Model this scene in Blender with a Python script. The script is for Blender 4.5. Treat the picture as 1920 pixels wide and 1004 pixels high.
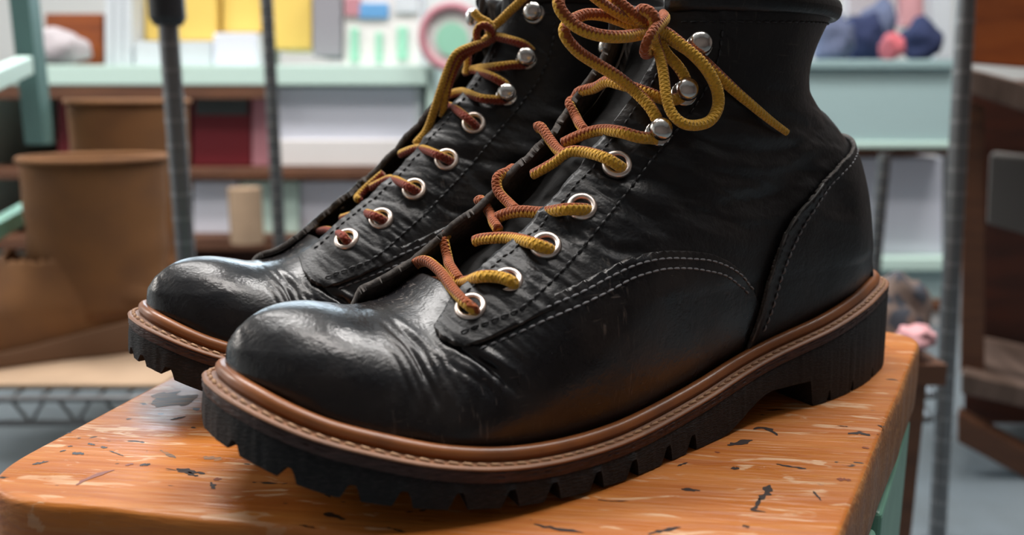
import bpy, math, random
import numpy as np
from mathutils import Vector, Matrix

for _o in list(bpy.data.objects): bpy.data.objects.remove(_o)
S = bpy.context.scene
C = S.collection
TOP = 0.42                      # height of the stool seat above the floor, metres

# ------------------------------------------------------------------ camera
CAM_F = 1597.93; CAM_P = 0.2007114; CAM_R = 0.0015316; CAM_H = 117.127
cam_data = bpy.data.cameras.new('camera'); cam = bpy.data.objects.new('camera', cam_data); C.objects.link(cam)
cam_data.sensor_width = 36; cam_data.lens = 36*CAM_F/1920
cam_data.clip_start = 0.02; cam_data.clip_end = 40
cp, sp = math.cos(CAM_P), math.sin(CAM_P); cr, sr = math.cos(CAM_R), math.sin(CAM_R)
_R = Vector((1, 0, 0)); _F = Vector((0, cp, -sp)); _U = Vector((0, sp, cp))
cam_r = _R*cr+_U*sr; cam_u = -_R*sr+_U*cr
m = Matrix(((cam_r.x, cam_u.x, -_F.x, 0), (cam_r.y, cam_u.y, -_F.y, 0), (cam_r.z, cam_u.z, -_F.z, TOP+CAM_H/1000), (0, 0, 0, 1)))
cam.matrix_world = m
cam_data.dof.use_dof = True; cam_data.dof.focus_distance = 0.292; cam_data.dof.aperture_fstop = 8.0
S.camera = cam
CAMPOS = Vector((0, 0, TOP+CAM_H/1000))
def at(px, py, Y):
    """point of the place seen at pixel (px,py) on the vertical plane y=Y (metres)"""
    d = _F+cam_r*((px-960)/CAM_F)-cam_u*((py-502)/CAM_F)
    t = Y/d.y
    return CAMPOS+d*t

# ------------------------------------------------------------------ world and light
W = bpy.data.worlds.new('world'); S.world = W; W.use_nodes = True
W.node_tree.nodes['Background'].inputs[0].default_value = (0.75, 0.86, 1.0, 1)
W.node_tree.nodes['Background'].inputs[1].default_value = 1.0
S.view_settings.view_transform = 'Standard'; S.view_settings.look = 'None'
S.view_settings.gamma = 1; S.view_settings.use_curve_mapping = False
S.view_settings.exposure = 0.0
def area(name, loc, target, size, power, col, sy=None):
    L = bpy.data.lights.new(name, 'AREA'); L.energy = power; L.color = col; L.size = size
    if sy: L.shape = 'RECTANGLE'; L.size_y = sy
    o = bpy.data.objects.new(name, L); C.objects.link(o); o.location = loc
    o.rotation_euler = (Vector(target)-Vector(loc)).to_track_quat('-Z', 'Y').to_euler()
    return o
# daylight through the shop window behind the racks, lamps on the ceiling
area('window_daylight', (-0.5, 3.3, 1.28), (0.0, 0.3, 0.5), 2.6, 50, (0.70, 0.87, 1.0), .62)
area('side_window_daylight', (-2.45, 1.05, 1.75), (-0.1, 0.25, 0.45), .45, 24, (1.0, 0.93, 0.86), .9)
area('ceiling_lamp_light', (0.1, 0.45, 2.5), (0.1, 0.45, 0), 1.2, 22, (1.0, 0.95, 0.9), .35)
area('ceiling_lamp_light', (0.9, 1.25, 2.5), (0.9, 1.25, 0), 1.2, 46, (1.0, 0.97, 0.94), 0.4)
area('ceiling_lamp_light', (-0.9, 1.25, 2.5), (-0.9, 1.25, 0), 1.2, 50, (1.0, 0.97, 0.94), 0.4)

# ------------------------------------------------------------------ helpers
def tag(o, label=None, cat=None, group=None, kind=None):
    if label: o['label'] = label
    if cat: o['category'] = cat
    if group: o['group'] = group
    if kind: o['kind'] = kind
    return o
def empty(name, loc=(0, 0, 0), rz=0, label=None, cat=None, group=None):
    o = bpy.data.objects.new(name, None); C.objects.link(o); o.location = loc; o.rotation_euler = (0, 0, rz)
    o.empty_display_size = .02
    return tag(o, label, cat, group)
def mesh_obj(name, V, F, mat, parent=None, smooth=True, scale=.001, uv=None, autosmooth=None):
    me = bpy.data.meshes.new(name); me.from_pydata([tuple(float(c)*scale for c in v) for v in V], [], [tuple(int(i) for i in f) for f in F])
    me.validate(); me.update()
    if uv is not None:
        l = me.uv_layers.new(name='UVMap')
        vi = np.zeros(len(me.loops), dtype=np.int32); me.loops.foreach_get('vertex_index', vi)
        l.data.foreach_set('uv', np.asarray(uv, np.float32)[vi].ravel())
    if smooth: me.polygons.foreach_set('use_smooth', [True]*len(me.polygons))
    if autosmooth:
        try: me.set_sharp_from_angle(angle=math.radians(autosmooth))
        except Exception: pass
    me.materials.append(mat)
    o = bpy.data.objects.new(name, me); C.objects.link(o)
    if parent: o.parent = parent
    return o
def mat(name, col=(.5, .5, .5), rough=.5, metal=0, bump=None, noise=None, spec=.5, coat=0, coatr=.1, emit=None):
    """noise=(scale, col2, lo, hi, stretch)  bump=(scale, strength, dist_m, stretch)"""
    m = bpy.data.materials.new(name); m.use_nodes = True; nt = m.node_tree; b = nt.nodes['Principled BSDF']
    b.inputs['Base Color'].default_value = (*col, 1); b.inputs['Roughness'].default_value = rough
    b.inputs['Metallic'].default_value = metal; b.inputs['Specular IOR Level'].default_value = spec
    b.inputs['Coat Weight'].default_value = coat; b.inputs['Coat Roughness'].default_value = coatr
    tc = nt.nodes.new('ShaderNodeTexCoord')
    def nz(scale, stretch, detail=5):
        mp = nt.nodes.new('ShaderNodeMapping'); mp.inputs['Scale'].default_value = stretch or (1, 1, 1)
        n = nt.nodes.new('ShaderNodeTexNoise'); n.inputs['Scale'].default_value = scale; n.inputs['Detail'].default_value = detail
        nt.links.new(tc.outputs['Object'], mp.inputs[0]); nt.links.new(mp.outputs[0], n.inputs[0]); return n.outputs[0]
    if noise:
        sc, c2, lo, hi, st = noise
        r = nt.nodes.new('ShaderNodeMapRange'); r.inputs[1].default_value = lo; r.inputs[2].default_value = hi
        nt.links.new(nz(sc, st), r.inputs[0])
        mx = nt.nodes.new('ShaderNodeMix'); mx.data_type = 'RGBA'
        mx.inputs[6].default_value = (*col, 1); mx.inputs[7].default_value = (*c2, 1)
        nt.links.new(r.outputs[0], mx.inputs[0]); nt.links.new(mx.outputs[2], b.inputs['Base Color'])
    if bump:
        sc, stg, dist, st = bump
        bp = nt.nodes.new('ShaderNodeBump'); bp.inputs['Strength'].default_value = stg; bp.inputs['Distance'].default_value = dist
        nt.links.new(nz(sc, st), bp.inputs['Height']); nt.links.new(bp.outputs[0], b.inputs['Normal'])
    if emit:
        b.inputs['Emission Color'].default_value = (*emit[:3], 1); b.inputs['Emission Strength'].default_value = emit[3]
    return m
def leather(name, col, scuff, rough, scuff_amt=.5, bump=.33, spec=.55):
    m = bpy.data.materials.new(name); m.use_nodes = True; nt = m.node_tree; b = nt.nodes['Principled BSDF']; L = nt.links
    tc = nt.nodes.new('ShaderNodeTexCoord')
    def N(t, **kw):
        n = nt.nodes.new(t)
        for k, v in kw.items(): n.inputs[k].default_value = v
        return n
    def noise(scale, detail=4, st=(1, 1, 1), rot=(0, 0, 0)):
        mp = N('ShaderNodeMapping'); mp.inputs['Scale'].default_value = st; mp.inputs['Rotation'].default_value = rot
        n = N('ShaderNodeTexNoise', Scale=scale, Detail=detail); L.new(tc.outputs['Object'], mp.inputs[0]); L.new(mp.outputs[0], n.inputs[0]); return n.outputs[0]
    def rng(s, a, bb, c=0., d=1.):
        r = N('ShaderNodeMapRange'); r.inputs[1].default_value = a; r.inputs[2].default_value = bb; r.inputs[3].default_value = c; r.inputs[4].default_value = d
        L.new(s, r.inputs[0]); return r.outputs[0]
    def mathn(op, a, c):
        n = nt.nodes.new('ShaderNodeMath'); n.operation = op
        for i, x in enumerate((a, c)):
            if isinstance(x, (int, float)): n.inputs[i].default_value = x
            else: L.new(x, n.inputs[i])
        return n.outputs[0]
    # worn scratches: thin streaks inside blotches
    blot = rng(noise(34, 4), .48, .66)
    st1 = rng(noise(420, 7, (2.2, 1.0, .28), (0, .45, .3)), .60, .70); st2 = rng(noise(380, 7, (.3, 1.0, 2.2), (0, -.5, .2)), .62, .72)
    st = mathn('MAXIMUM', st1, st2)
    sc = mathn('MULTIPLY', mathn('MULTIPLY', blot, st), scuff_amt)
    haze = rng(noise(60, 6), .45, .8, 0, .22*scuff_amt)
    fac = mathn('MAXIMUM', sc, haze)
    mx = nt.nodes.new('ShaderNodeMix'); mx.data_type = 'RGBA'; mx.inputs[6].default_value = (*col, 1); mx.inputs[7].default_value = (*scuff, 1)
    L.new(fac, mx.inputs[0]); L.new(mx.outputs[2], b.inputs['Base Color'])
    ro = mathn('ADD', rng(noise(45, 5), .3, .75, rough-.09, rough+.13), mathn('MULTIPLY', sc, .25)); L.new(ro, b.inputs['Roughness'])
    b.inputs['Specular IOR Level'].default_value = spec
    vo = N('ShaderNodeTexVoronoi', Scale=1100); vo.feature = 'SMOOTH_F1'; L.new(tc.outputs['Object'], vo.inputs['Vector'])
    h = mathn('ADD', mathn('MULTIPLY', vo.outputs[0], .35), mathn('MULTIPLY', noise(420, 6), .8))
    h = mathn('ADD', h, mathn('MULTIPLY', noise(130, 5, (1.3, .9, .9), (0, .6, 0)), .9))
    bp = nt.nodes.new('ShaderNodeBump'); bp.inputs['Strength'].default_value = bump; bp.inputs['Distance'].default_value = .0006
    L.new(h, bp.inputs['Height']); L.new(bp.outputs[0], b.inputs['Normal'])
    return m
def lace_mat(name, ca, cb, phase):
    m = bpy.data.materials.new(name); m.use_nodes = True; nt = m.node_tree; b = nt.nodes['Principled BSDF']; L = nt.links
    uv = nt.nodes.new('ShaderNodeUVMap'); sx = nt.nodes.new('ShaderNodeSeparateXYZ'); L.new(uv.outputs[0], sx.inputs[0])
    def M(op, a, c=0., d=None):
        n = nt.nodes.new('ShaderNodeMath'); n.operation = op
        for i, x in enumerate((a, c) if d is None else (a, c, d)):
            if isinstance(x, (int, float)): n.inputs[i].default_value = x
            else: L.new(x, n.inputs[i])
        return n.outputs[0]
    x, y = sx.outputs[0], sx.outputs[1]
    a = M('FRACT', M('ADD', x, M('ADD', M('MULTIPLY', y, 1/160), phase)))
    tri = M('ABSOLUTE', M('SUBTRACT', M('FRACT', M('MULTIPLY', y, 1/1.45)), .5))
    d = M('ADD', M('ABSOLUTE', M('SUBTRACT', a, .5)), M('MULTIPLY', tri, .13))
    r = nt.nodes.new('ShaderNodeMapRange'); r.inputs[1].default_value = .315; r.inputs[2].default_value = .345; L.new(d, r.inputs[0])
    mx = nt.nodes.new('ShaderNodeMix'); mx.data_type = 'RGBA'; mx.inputs[6].default_value = (*ca, 1); mx.inputs[7].default_value = (*cb, 1)
    L.new(r.outputs[0], mx.inputs[0])
    tc = nt.nodes.new('ShaderNodeTexCoord'); n = nt.nodes.new('ShaderNodeTexNoise'); n.inputs['Scale'].default_value = 900; n.inputs['Detail'].default_value = 4; L.new(tc.outputs['Object'], n.inputs[0])
    hs = nt.nodes.new('ShaderNodeHueSaturation'); L.new(mx.outputs[2], hs.inputs['Color']); L.new(M('ADD', M('MULTIPLY', n.outputs[0], .9), .55), hs.inputs['Value'])
    L.new(hs.outputs[0], b.inputs['Base Color']); b.inputs['Roughness'].default_value = .85; b.inputs['Specular IOR Level'].default_value = .2
    b.inputs['Sheen Weight'].default_value = .25
    w1 = M('SINE', M('MULTIPLY', M('ADD', M('MULTIPLY', y, 1/1.45), M('MULTIPLY', x, 4)), 6.2832))
    w2 = M('SINE', M('MULTIPLY', M('SUBTRACT', M('MULTIPLY', y, 1/1.45), M('MULTIPLY', x, 4)), 6.2832))
    h = M('ADD', M('MAXIMUM', w1, w2), M('MULTIPLY', n.outputs[0], 1.6))
    bp = nt.nodes.new('ShaderNodeBump'); bp.inputs['Strength'].default_value = .8; bp.inputs['Distance'].default_value = .00035
    L.new(h, bp.inputs['Height']); L.new(bp.outputs[0], b.inputs['Normal'])
    return m
def frames(P, closed=False):
    P = np.asarray(P, float); T = np.gradient(P, axis=0)
    if closed: T = np.roll(P, -1, 0)-np.roll(P, 1, 0)
    T /= np.linalg.norm(T, axis=1)[:, None]+1e-12
    n = np.cross(T[0], [0.13, 0.2, 1.]); n /= np.linalg.norm(n); Ns = [n]
    for i in range(1, len(P)):
        n = Ns[-1]-T[i]*np.dot(Ns[-1], T[i]); n /= np.linalg.norm(n)+1e-12; Ns.append(n)
    Ns = np.array(Ns); return T, Ns, np.cross(T, Ns)
def tube(P, r, k=12, cap=True, closed=False, flat=1.0, N0=None):
    """sweep; r scalar or array; returns V,F,UV(angle 0..1, length)"""
    P = np.asarray(P, float); n = len(P); T, A, B = frames(P, closed)
    if N0 is not None:
        A = N0-T*(N0*T).sum(1)[:, None]; A /= np.linalg.norm(A, axis=1)[:, None]; B = np.cross(T, A)
    r = np.broadcast_to(r, (n,)); L = np.r_[0, np.cumsum(np.linalg.norm(np.diff(P, axis=0), axis=1))]
    kk = k+1
    V = []; UV = []
    for i in range(n):
        for j in range(kk):
            a = 2*math.pi*j/k
            V.append(P[i]+r[i]*(A[i]*math.cos(a)*flat+B[i]*math.sin(a))); UV.append((j/k, L[i]))
    F = []
    for i in range(n-1 if not closed else n):
        i2 = (i+1) % n
        for j in range(k): F.append((i*kk+j, i*kk+j+1, i2*kk+j+1, i2*kk+j))
    if cap and not closed:
        F.append(tuple(range(kk-2, -1, -1))); F.append(tuple((n-1)*kk+j for j in range(k)))
    return V, F, UV
class MB:
    def __init__(s): s.V = []; s.F = []; s.U = []
    def add(s, V, F, U=None):
        o = len(s.V); s.V += [tuple(v) for v in V]; s.F += [tuple(i+o for i in f) for f in F]
        s.U += list(U) if U is not None else [(0, 0)]*len(V)
    def box(s, lo, hi):
        x0, y0, z0 = lo; x1, y1, z1 = hi
        s.add([(x0,y0,z0),(x1,y0,z0),(x1,y1,z0),(x0,y1,z0),(x0,y0,z1),(x1,y0,z1),(x1,y1,z1),(x0,y1,z1)],
              [(0,3,2,1),(4,5,6,7),(0,1,5,4),(1,2,6,5),(2,3,7,6),(3,0,4,7)])
    def rod(s, a, b, r, k=12, r2=None):
        a = np.array(a, float); b = np.array(b, float)
        V, F, U = tube(np.array([a, b]), np.array([r, r if r2 is None else r2]), k); s.add(V, F)
    def obj(s, name, mt, parent=None, smooth=True, scale=1., auto=35, bevel=0, uv=False):
        o = mesh_obj(name, s.V, s.F, mt, parent, smooth, scale, s.U if uv else None, auto)
        if bevel:
            b = o.modifiers.new('bevel', 'BEVEL'); b.width = bevel; b.segments = 3; b.limit_method = 'ANGLE'
        return o
def clip(V, T, sc, extra=None):
    """keep the part of triangle mesh (V,T) where scalar sc>0; attributes extra follow"""
    V = list(map(tuple, V)); sc = list(sc); ex = None if extra is None else [tuple(e) for e in extra]
    out = []; cache = {}
    def cut(a, b):
        k = (min(a, b), max(a, b))
        if k in cache: return cache[k]
        a, b = k; t = sc[a]/(sc[a]-sc[b])
        V.append(tuple(V[a][i]+(V[b][i]-V[a][i])*t for i in range(3))); sc.append(0.)
        if ex is not None: ex.append(tuple(ex[a][i]+(ex[b][i]-ex[a][i])*t for i in range(len(ex[a]))))
        cache[k] = len(V)-1; return len(V)-1
    for t in T:
        p = [sc[i] > 0 for i in t]; n = sum(p)
        if n == 3: out.append(tuple(t))
        elif n:
            poly = []
            for i in range(3):
                a, b = t[i], t[(i+1) % 3]
                if sc[a] > 0: poly.append(a)
                if (sc[a] > 0) != (sc[b] > 0): poly.append(cut(a, b))
            for i in range(1, len(poly)-1): out.append((poly[0], poly[i], poly[i+1]))
    used = sorted({i for t in out for i in t}); mp = {u: i for i, u in enumerate(used)}
    V = np.array([V[i] for i in used]); out = np.array([[mp[i] for i in t] for t in out])
    return V, out, (None if ex is None else np.array([ex[i] for i in used]))
def poly_sd(q, line, closure):
    """signed distance to line, positive inside polygon line+closure"""
    P = np.array(list(line)+list(closure), float); n = len(P); ins = np.zeros(len(q), bool)
    for i in range(n):
        a, b = P[i], P[(i+1) % n]
        c = ((a[1] > q[:, 1]) != (b[1] > q[:, 1]))
        with np.errstate(divide='ignore', invalid='ignore'):
            xi = (b[0]-a[0])*(q[:, 1]-a[1])/(b[1]-a[1]+1e-12)+a[0]
        ins ^= c & (q[:, 0] < xi)
    d, _ = ndist(q, np.array(line, float))
    return np.where(ins, d, -d)

# ---- boot geometry, millimetres; u heel->toe, v towards +Y side, w up
def catmull(P, n=8, closed=False):
    P = np.asarray(P, float); N = len(P)
    if closed: E = np.vstack([P[-1:], P, P[:2]]); m = N
    else: E = np.vstack([2*P[0]-P[1], P, 2*P[-1]-P[-2]]); m = N-1
    out = []
    for i in range(m):
        a, b, c, d = E[i], E[i+1], E[i+2], E[i+3]
        for t in np.linspace(0, 1, n, endpoint=False):
            out.append(.5*(2*b+(c-a)*t+(2*a-5*b+4*c-d)*t*t+(3*b-a-3*c+d)*t**3))
    if not closed: out.append(P[-1])
    return np.array(out)
def arclen(P):
    return np.r_[0, np.cumsum(np.linalg.norm(np.diff(P, axis=0), axis=1))]
def resample(P, n, closed=False):
    Q = np.vstack([P, P[:1]]) if closed else P
    L = arclen(Q); t = np.linspace(0, L[-1], n+1)[:n] if closed else np.linspace(0, L[-1], n)
    return np.stack([np.interp(t, L, Q[:, k]) for k in range(Q.shape[1])], 1)
def sstep(x, a, b):
    t = np.clip((x-a)/(b-a), 0, 1); return t*t*(3-2*t)
SU = np.array([0,1.5,6,14,28,50,80,120,160,200,235,260,278,292,302,308,310.])
SLAT = np.array([0,11,21,30,36.5,39,38,38,44,52,54.5,52,46,37,26,13,0.])
SMED = np.array([0,11,20,28,33,34.5,33,31,36,42,43,42,38,30,21,11,0.])
DLX = [0,20,80,120,160,200,235,280,310]
DL = [0,-7.8,4.0,4.2,4.3,3.2,2.1,-2.5,0]
ZU = np.array([0,40,90,130,170,210,250,285,310.])
ZW = np.array([38.5,36,29,21.6,15.4,13.2,16.6,26,37.])
ZB = np.array([0,0,0,0,0,.7,4.,10.6,21.9])
def smooth_interp(x, X, Y):
    C = catmull(np.stack([X, Y], 1), 10); return np.interp(x, C[:, 0], C[:, 1])
def zw(u): return smooth_interp(u, ZU, ZW)
def zb(u): return smooth_interp(u, ZU, ZB)
def outline(latside=True, n=360, off=0.0):
    """closed plan outline; +v side lateral when latside. off = outward offset"""
    def half(V): return catmull(np.stack([SU, V], 1), 8)
    lat = half(SLAT+np.interp(SU, DLX, DL)); med = half(SMED)
    # rounded ends: mirror tangent by resampling the joined closed loop
    A = np.vstack([lat, (med*[1, -1])[::-1][1:-1]])
    A[:, 0] = A[:, 0]+15.76*np.clip(1-A[:, 0]/150, 0, 1.2)
    if not latside: A[:, 1] *= -1; A = A[::-1]
    A = resample(A, n, True)
    for _ in range(6): A = .5*A+.25*(np.roll(A, 1, 0)+np.roll(A, -1, 0))
    T = np.roll(A, -1, 0)-np.roll(A, 1, 0); T /= np.linalg.norm(T, axis=1)[:, None]
    Nn = np.stack([-T[:, 1], T[:, 0]], 1)
    c = A.mean(0)
    if ((A-c)*Nn).sum() < 0: Nn = -Nn
    return A+Nn*off, Nn
TK = [(301,34),(302.2,39.5),(301.3,45),(298.5,49.5),(293.5,52.8),(287,54.4),(279,54.3),(271,52.6),(262,50.4),(252,51.0),(243,54.6),(232,62),(222,69),(206,82),(193,94),(180,106),(167,119),(158,131),(154,140),(152.5,149)]
BK = [(301,34),(296,31.5),(290,28),(283,26),(275,23),(266,20.5),(255,18),(243,16),(228,14),(208,13.4),(180,14.5),(145,19),(105,27),(50,35),(27,42),(30,52),(34.5,64),(40,80),(47.5,97),(54.5,104.5),(64.5,112),(75,118.5),(78,128),(66,149)]
#     toe ...
TT = [0,.35,.9,1.9,3,4,5,6,7.2,8.2,9.2,10.2,11.2,12.4,13.3,14.3,15.2,15.9,16.6,16.9,17.2,17.5,17.8,18.1,18.4,18.7,18.9,19]
def profile(ws=1.0, NS=230):
    T = np.array(TK, float); B = np.array(BK, float)
    if ws != 1.0:
        for A in (T, B):
            m = A[:, 1] > 50; A[m, 1] = 50+(A[m, 1]-50)*(1+(ws-1)*sstep(A[m, 0], 262, 235))
    Td = catmull(T, 12)
    s = np.linspace(0, 1, NS)
    # B stations keyed by index; T param keyed to each B
    Bi = np.arange(len(B)); Tp = np.array([0,.45,1.1,1.9,2.9,4.1,5.3,6.6,8.2,9.7,11.2,12.5,13.6,14.6,15.5,16.0,16.4,16.8,17.2,17.5,17.8,18.1,18.4,19.0])
    assert len(Tp) == len(B)
    # corner of the heel: do not smooth across it
    ic = 14
    Bd1 = catmull(B[:ic+1], 12); Bd2 = catmull(B[ic:], 12)
    Bd = np.vstack([Bd1, Bd2[1:]]); bi = np.linspace(0, len(B)-1, len(Bd))
    tp = np.interp(bi, Bi, Tp)
    for _ in range(30): tp[1:-1] = .5*tp[1:-1]+.25*(tp[2:]+tp[:-2])
    L = arclen(Bd)+arclen(np.stack([np.interp(tp, np.arange(len(Td))/12, Td[:, k]) for k in (0, 1)], 1))
    x = np.linspace(0, L[-1], NS)
    bx = np.interp(x, L, bi); tx = np.interp(bx, bi, tp)
    Bp = np.stack([np.interp(bx, bi, Bd[:, k]) for k in (0, 1)], 1)
    Tq = np.stack([np.interp(tx, np.arange(len(Td))/12, Td[:, k]) for k in (0, 1)], 1)
    back = Bd2
    return Bp, Tq, Td, back
def ndist(q, C):
    """distance of points q (N,2) to polyline C, and arclength fraction"""
    A = C[:-1]; D = C[1:]-A; LL = (D**2).sum(1)+1e-12; cum = arclen(C)
    best = np.full(len(q), 1e9); par = np.zeros(len(q))
    for i in range(len(A)):
        t = np.clip(((q-A[i])@D[i])/LL[i], 0, 1)
        d = np.hypot(*(A[i]+t[:, None]*D[i]-q).T)
        m = d < best; best[m] = d[m]; par[m] = cum[i]+t[m]*(cum[i+1]-cum[i])
    return best, par/cum[-1]
LATW = ([0,30,60,90,120,150,190,225,250,280,310],[29,29.5,30.5,32.5,35,39,45.5,48.5,49,48,47])
MEDW = ([0,30,60,90,120,150,190,225,250,280,310],[26,27,28,28.5,30,33,37,38.5,38.5,38,37])
def g(x, p=2.0):
    x = np.clip(x, 0, 1); return np.maximum(0, 1-(1-x)**p)**(1/p)
_OL = {}
def sole_half(u, lateral):
    if lateral not in _OL:
        A, _ = outline(True, 720)
        m = A[:, 1] > 0 if lateral else A[:, 1] < 0
        B = A[m]; B = B[np.argsort(B[:, 0])]; _OL[lateral] = (B[:, 0], np.abs(B[:, 1]))
    return np.interp(u, *_OL[lateral], left=0, right=0)
def halfwidth(q, Td, back, lateral):
    X, Y = LATW if lateral else MEDW
    F = np.interp(q[:, 0], X, Y)
    A = np.interp(q[:, 1], [90, 118, 150], [33, 31.5, 35.5])
    b = sstep(q[:, 1], 48, 100)*sstep(q[:, 0], 235, 195)
    W = F*(1-b)+A*b
    # heel cup swells at mid height
    W = W+1.5*np.exp(-((q[:, 0]-72)/28)**2-((q[:, 1]-60)/16)**2)-2.5*np.exp(-((q[:, 0]-60)/35)**2-((q[:, 1]-96)/16)**2)
    dT, pT = ndist(q, Td); dB, pB = ndist(q, back)
    RT = np.interp(pT, [0, .03, .06, .1, .16, .24, .32, .45, .7, 1], [60, 56, 48, 38, 32, 31, 34, 40, 44, 46])
    RB = np.interp(pB, [0, .3, .6, .8, 1], [31, 31, 30, 34, 38])
    pw = np.interp(pT, [0, .2, .3, 1], [2.15, 2.2, 2.0, 2.0])
    H = W*g(dT/RT, pw)*g(dB/RB, 2.0)
    u, w = q[:, 0], q[:, 1]
    # toe box: plan outline pulled back with the front curve, rounded over by the distance to the top curve
    i0 = int(len(Td)*3.2/(len(TK)-1)); dt, _ = ndist(q, Td[i0:])
    uf = np.interp(w, [30, 34, 39.5, 45, 49.5, 52.5], [301, 301, 302.2, 301.3, 298.5, 295.0])
    plan = sole_half(u+(309.6-uf), lateral)*.845
    toe = plan*g(dt/np.interp(u, [240, 300], [36, 30]), 2.15)
    m = sstep(u, 236, 266); H = H*(1-m)+toe*m
    zf = zw(u); up = np.clip((w-zf)/22, 0, 1)
    lim = np.maximum(sole_half(u-1, lateral)-9.4+3.4*up, 0)
    lim = lim+60*sstep(w, 50, 75)+60*sstep(u, 262, 290)+60*sstep(u, 36, 26)
    k = 2.2; H2 = .5*(H+lim-np.sqrt((H-lim)**2+k*k)); f = sstep(H, 3, 14)
    H = H*(1-f)+np.minimum(H, np.maximum(H2, 0))*f
    return H, dT, dB
def vnoise(P, seed=0):
    """smooth value noise in 3-D"""
    P = np.asarray(P, float); i = np.floor(P).astype(np.int64); f = P-i; f = f*f*(3-2*f)
    def h(a, b, c):
        n = (a*374761393+b*668265263+c*2147483647+seed*974711) & 0x7fffffff
        n = ((n ^ (n >> 13))*1274126177) & 0x7fffffff
        return ((n ^ (n >> 16)) & 0xffff)/65535.0
    r = 0
    for dx in (0, 1):
        for dy in (0, 1):
            for dz in (0, 1):
                wgt = (f[:, 0] if dx else 1-f[:, 0])*(f[:, 1] if dy else 1-f[:, 1])*(f[:, 2] if dz else 1-f[:, 2])
                r = r+wgt*h(i[:, 0]+dx, i[:, 1]+dy, i[:, 2]+dz)
    return r*2-1
def upper(ws=1.0, viewlat=True, NS=230, NT=46, creases=None):
    """closed upper as a strip grid: rows = stations, columns run B(+v) -> T -> B(-v)"""
    Bp, Tq, Td, back = profile(ws, NS)
    x = np.linspace(0, 1, NT)
    # denser towards both ends
    t = .5-.5*np.cos(np.pi*x); t = .75*t+.25*x
    rows = []
    P = np.zeros((NS, 2*NT-1, 3))
    for side in (0, 1):
        lat = (side == 0) == viewlat
        q = (Bp[:, None, :]*(1-t)[None, :, None]+Tq[:, None, :]*t[None, :, None]).reshape(-1, 2)
        h, dT, dB = halfwidth(q, Td, back, lat)
        h = h.reshape(NS, NT); q = q.reshape(NS, NT, 2)
        if side == 0:
            P[:, :NT, 0] = q[:, :, 0]; P[:, :NT, 1] = h; P[:, :NT, 2] = q[:, :, 1]
        else:
            P[:, NT:, 0] = q[:, ::-1, 0][:, 1:]; P[:, NT:, 1] = -h[:, ::-1][:, 1:]; P[:, NT:, 2] = q[:, ::-1, 1][:, 1:]
    P[:, NT-1, 1] = 0
    return P, Td, back
def grid_faces(ns, nt):
    F = []
    for i in range(ns-1):
        for j in range(nt-1):
            a = i*nt+j; F.append((a, a+1, a+nt+1, a+nt))
    return F
def vnormals(V, T):
    n = np.cross(V[T[:, 1]]-V[T[:, 0]], V[T[:, 2]]-V[T[:, 0]])
    N = np.zeros_like(V)
    for k in range(3): np.add.at(N, T[:, k], n)
    return N/(np.linalg.norm(N, axis=1)[:, None]+1e-12)
def quads2tris(F):
    T = []
    for f in F: T += [(f[0], f[1], f[2]), (f[0], f[2], f[3])]
    return np.array(T)

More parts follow.
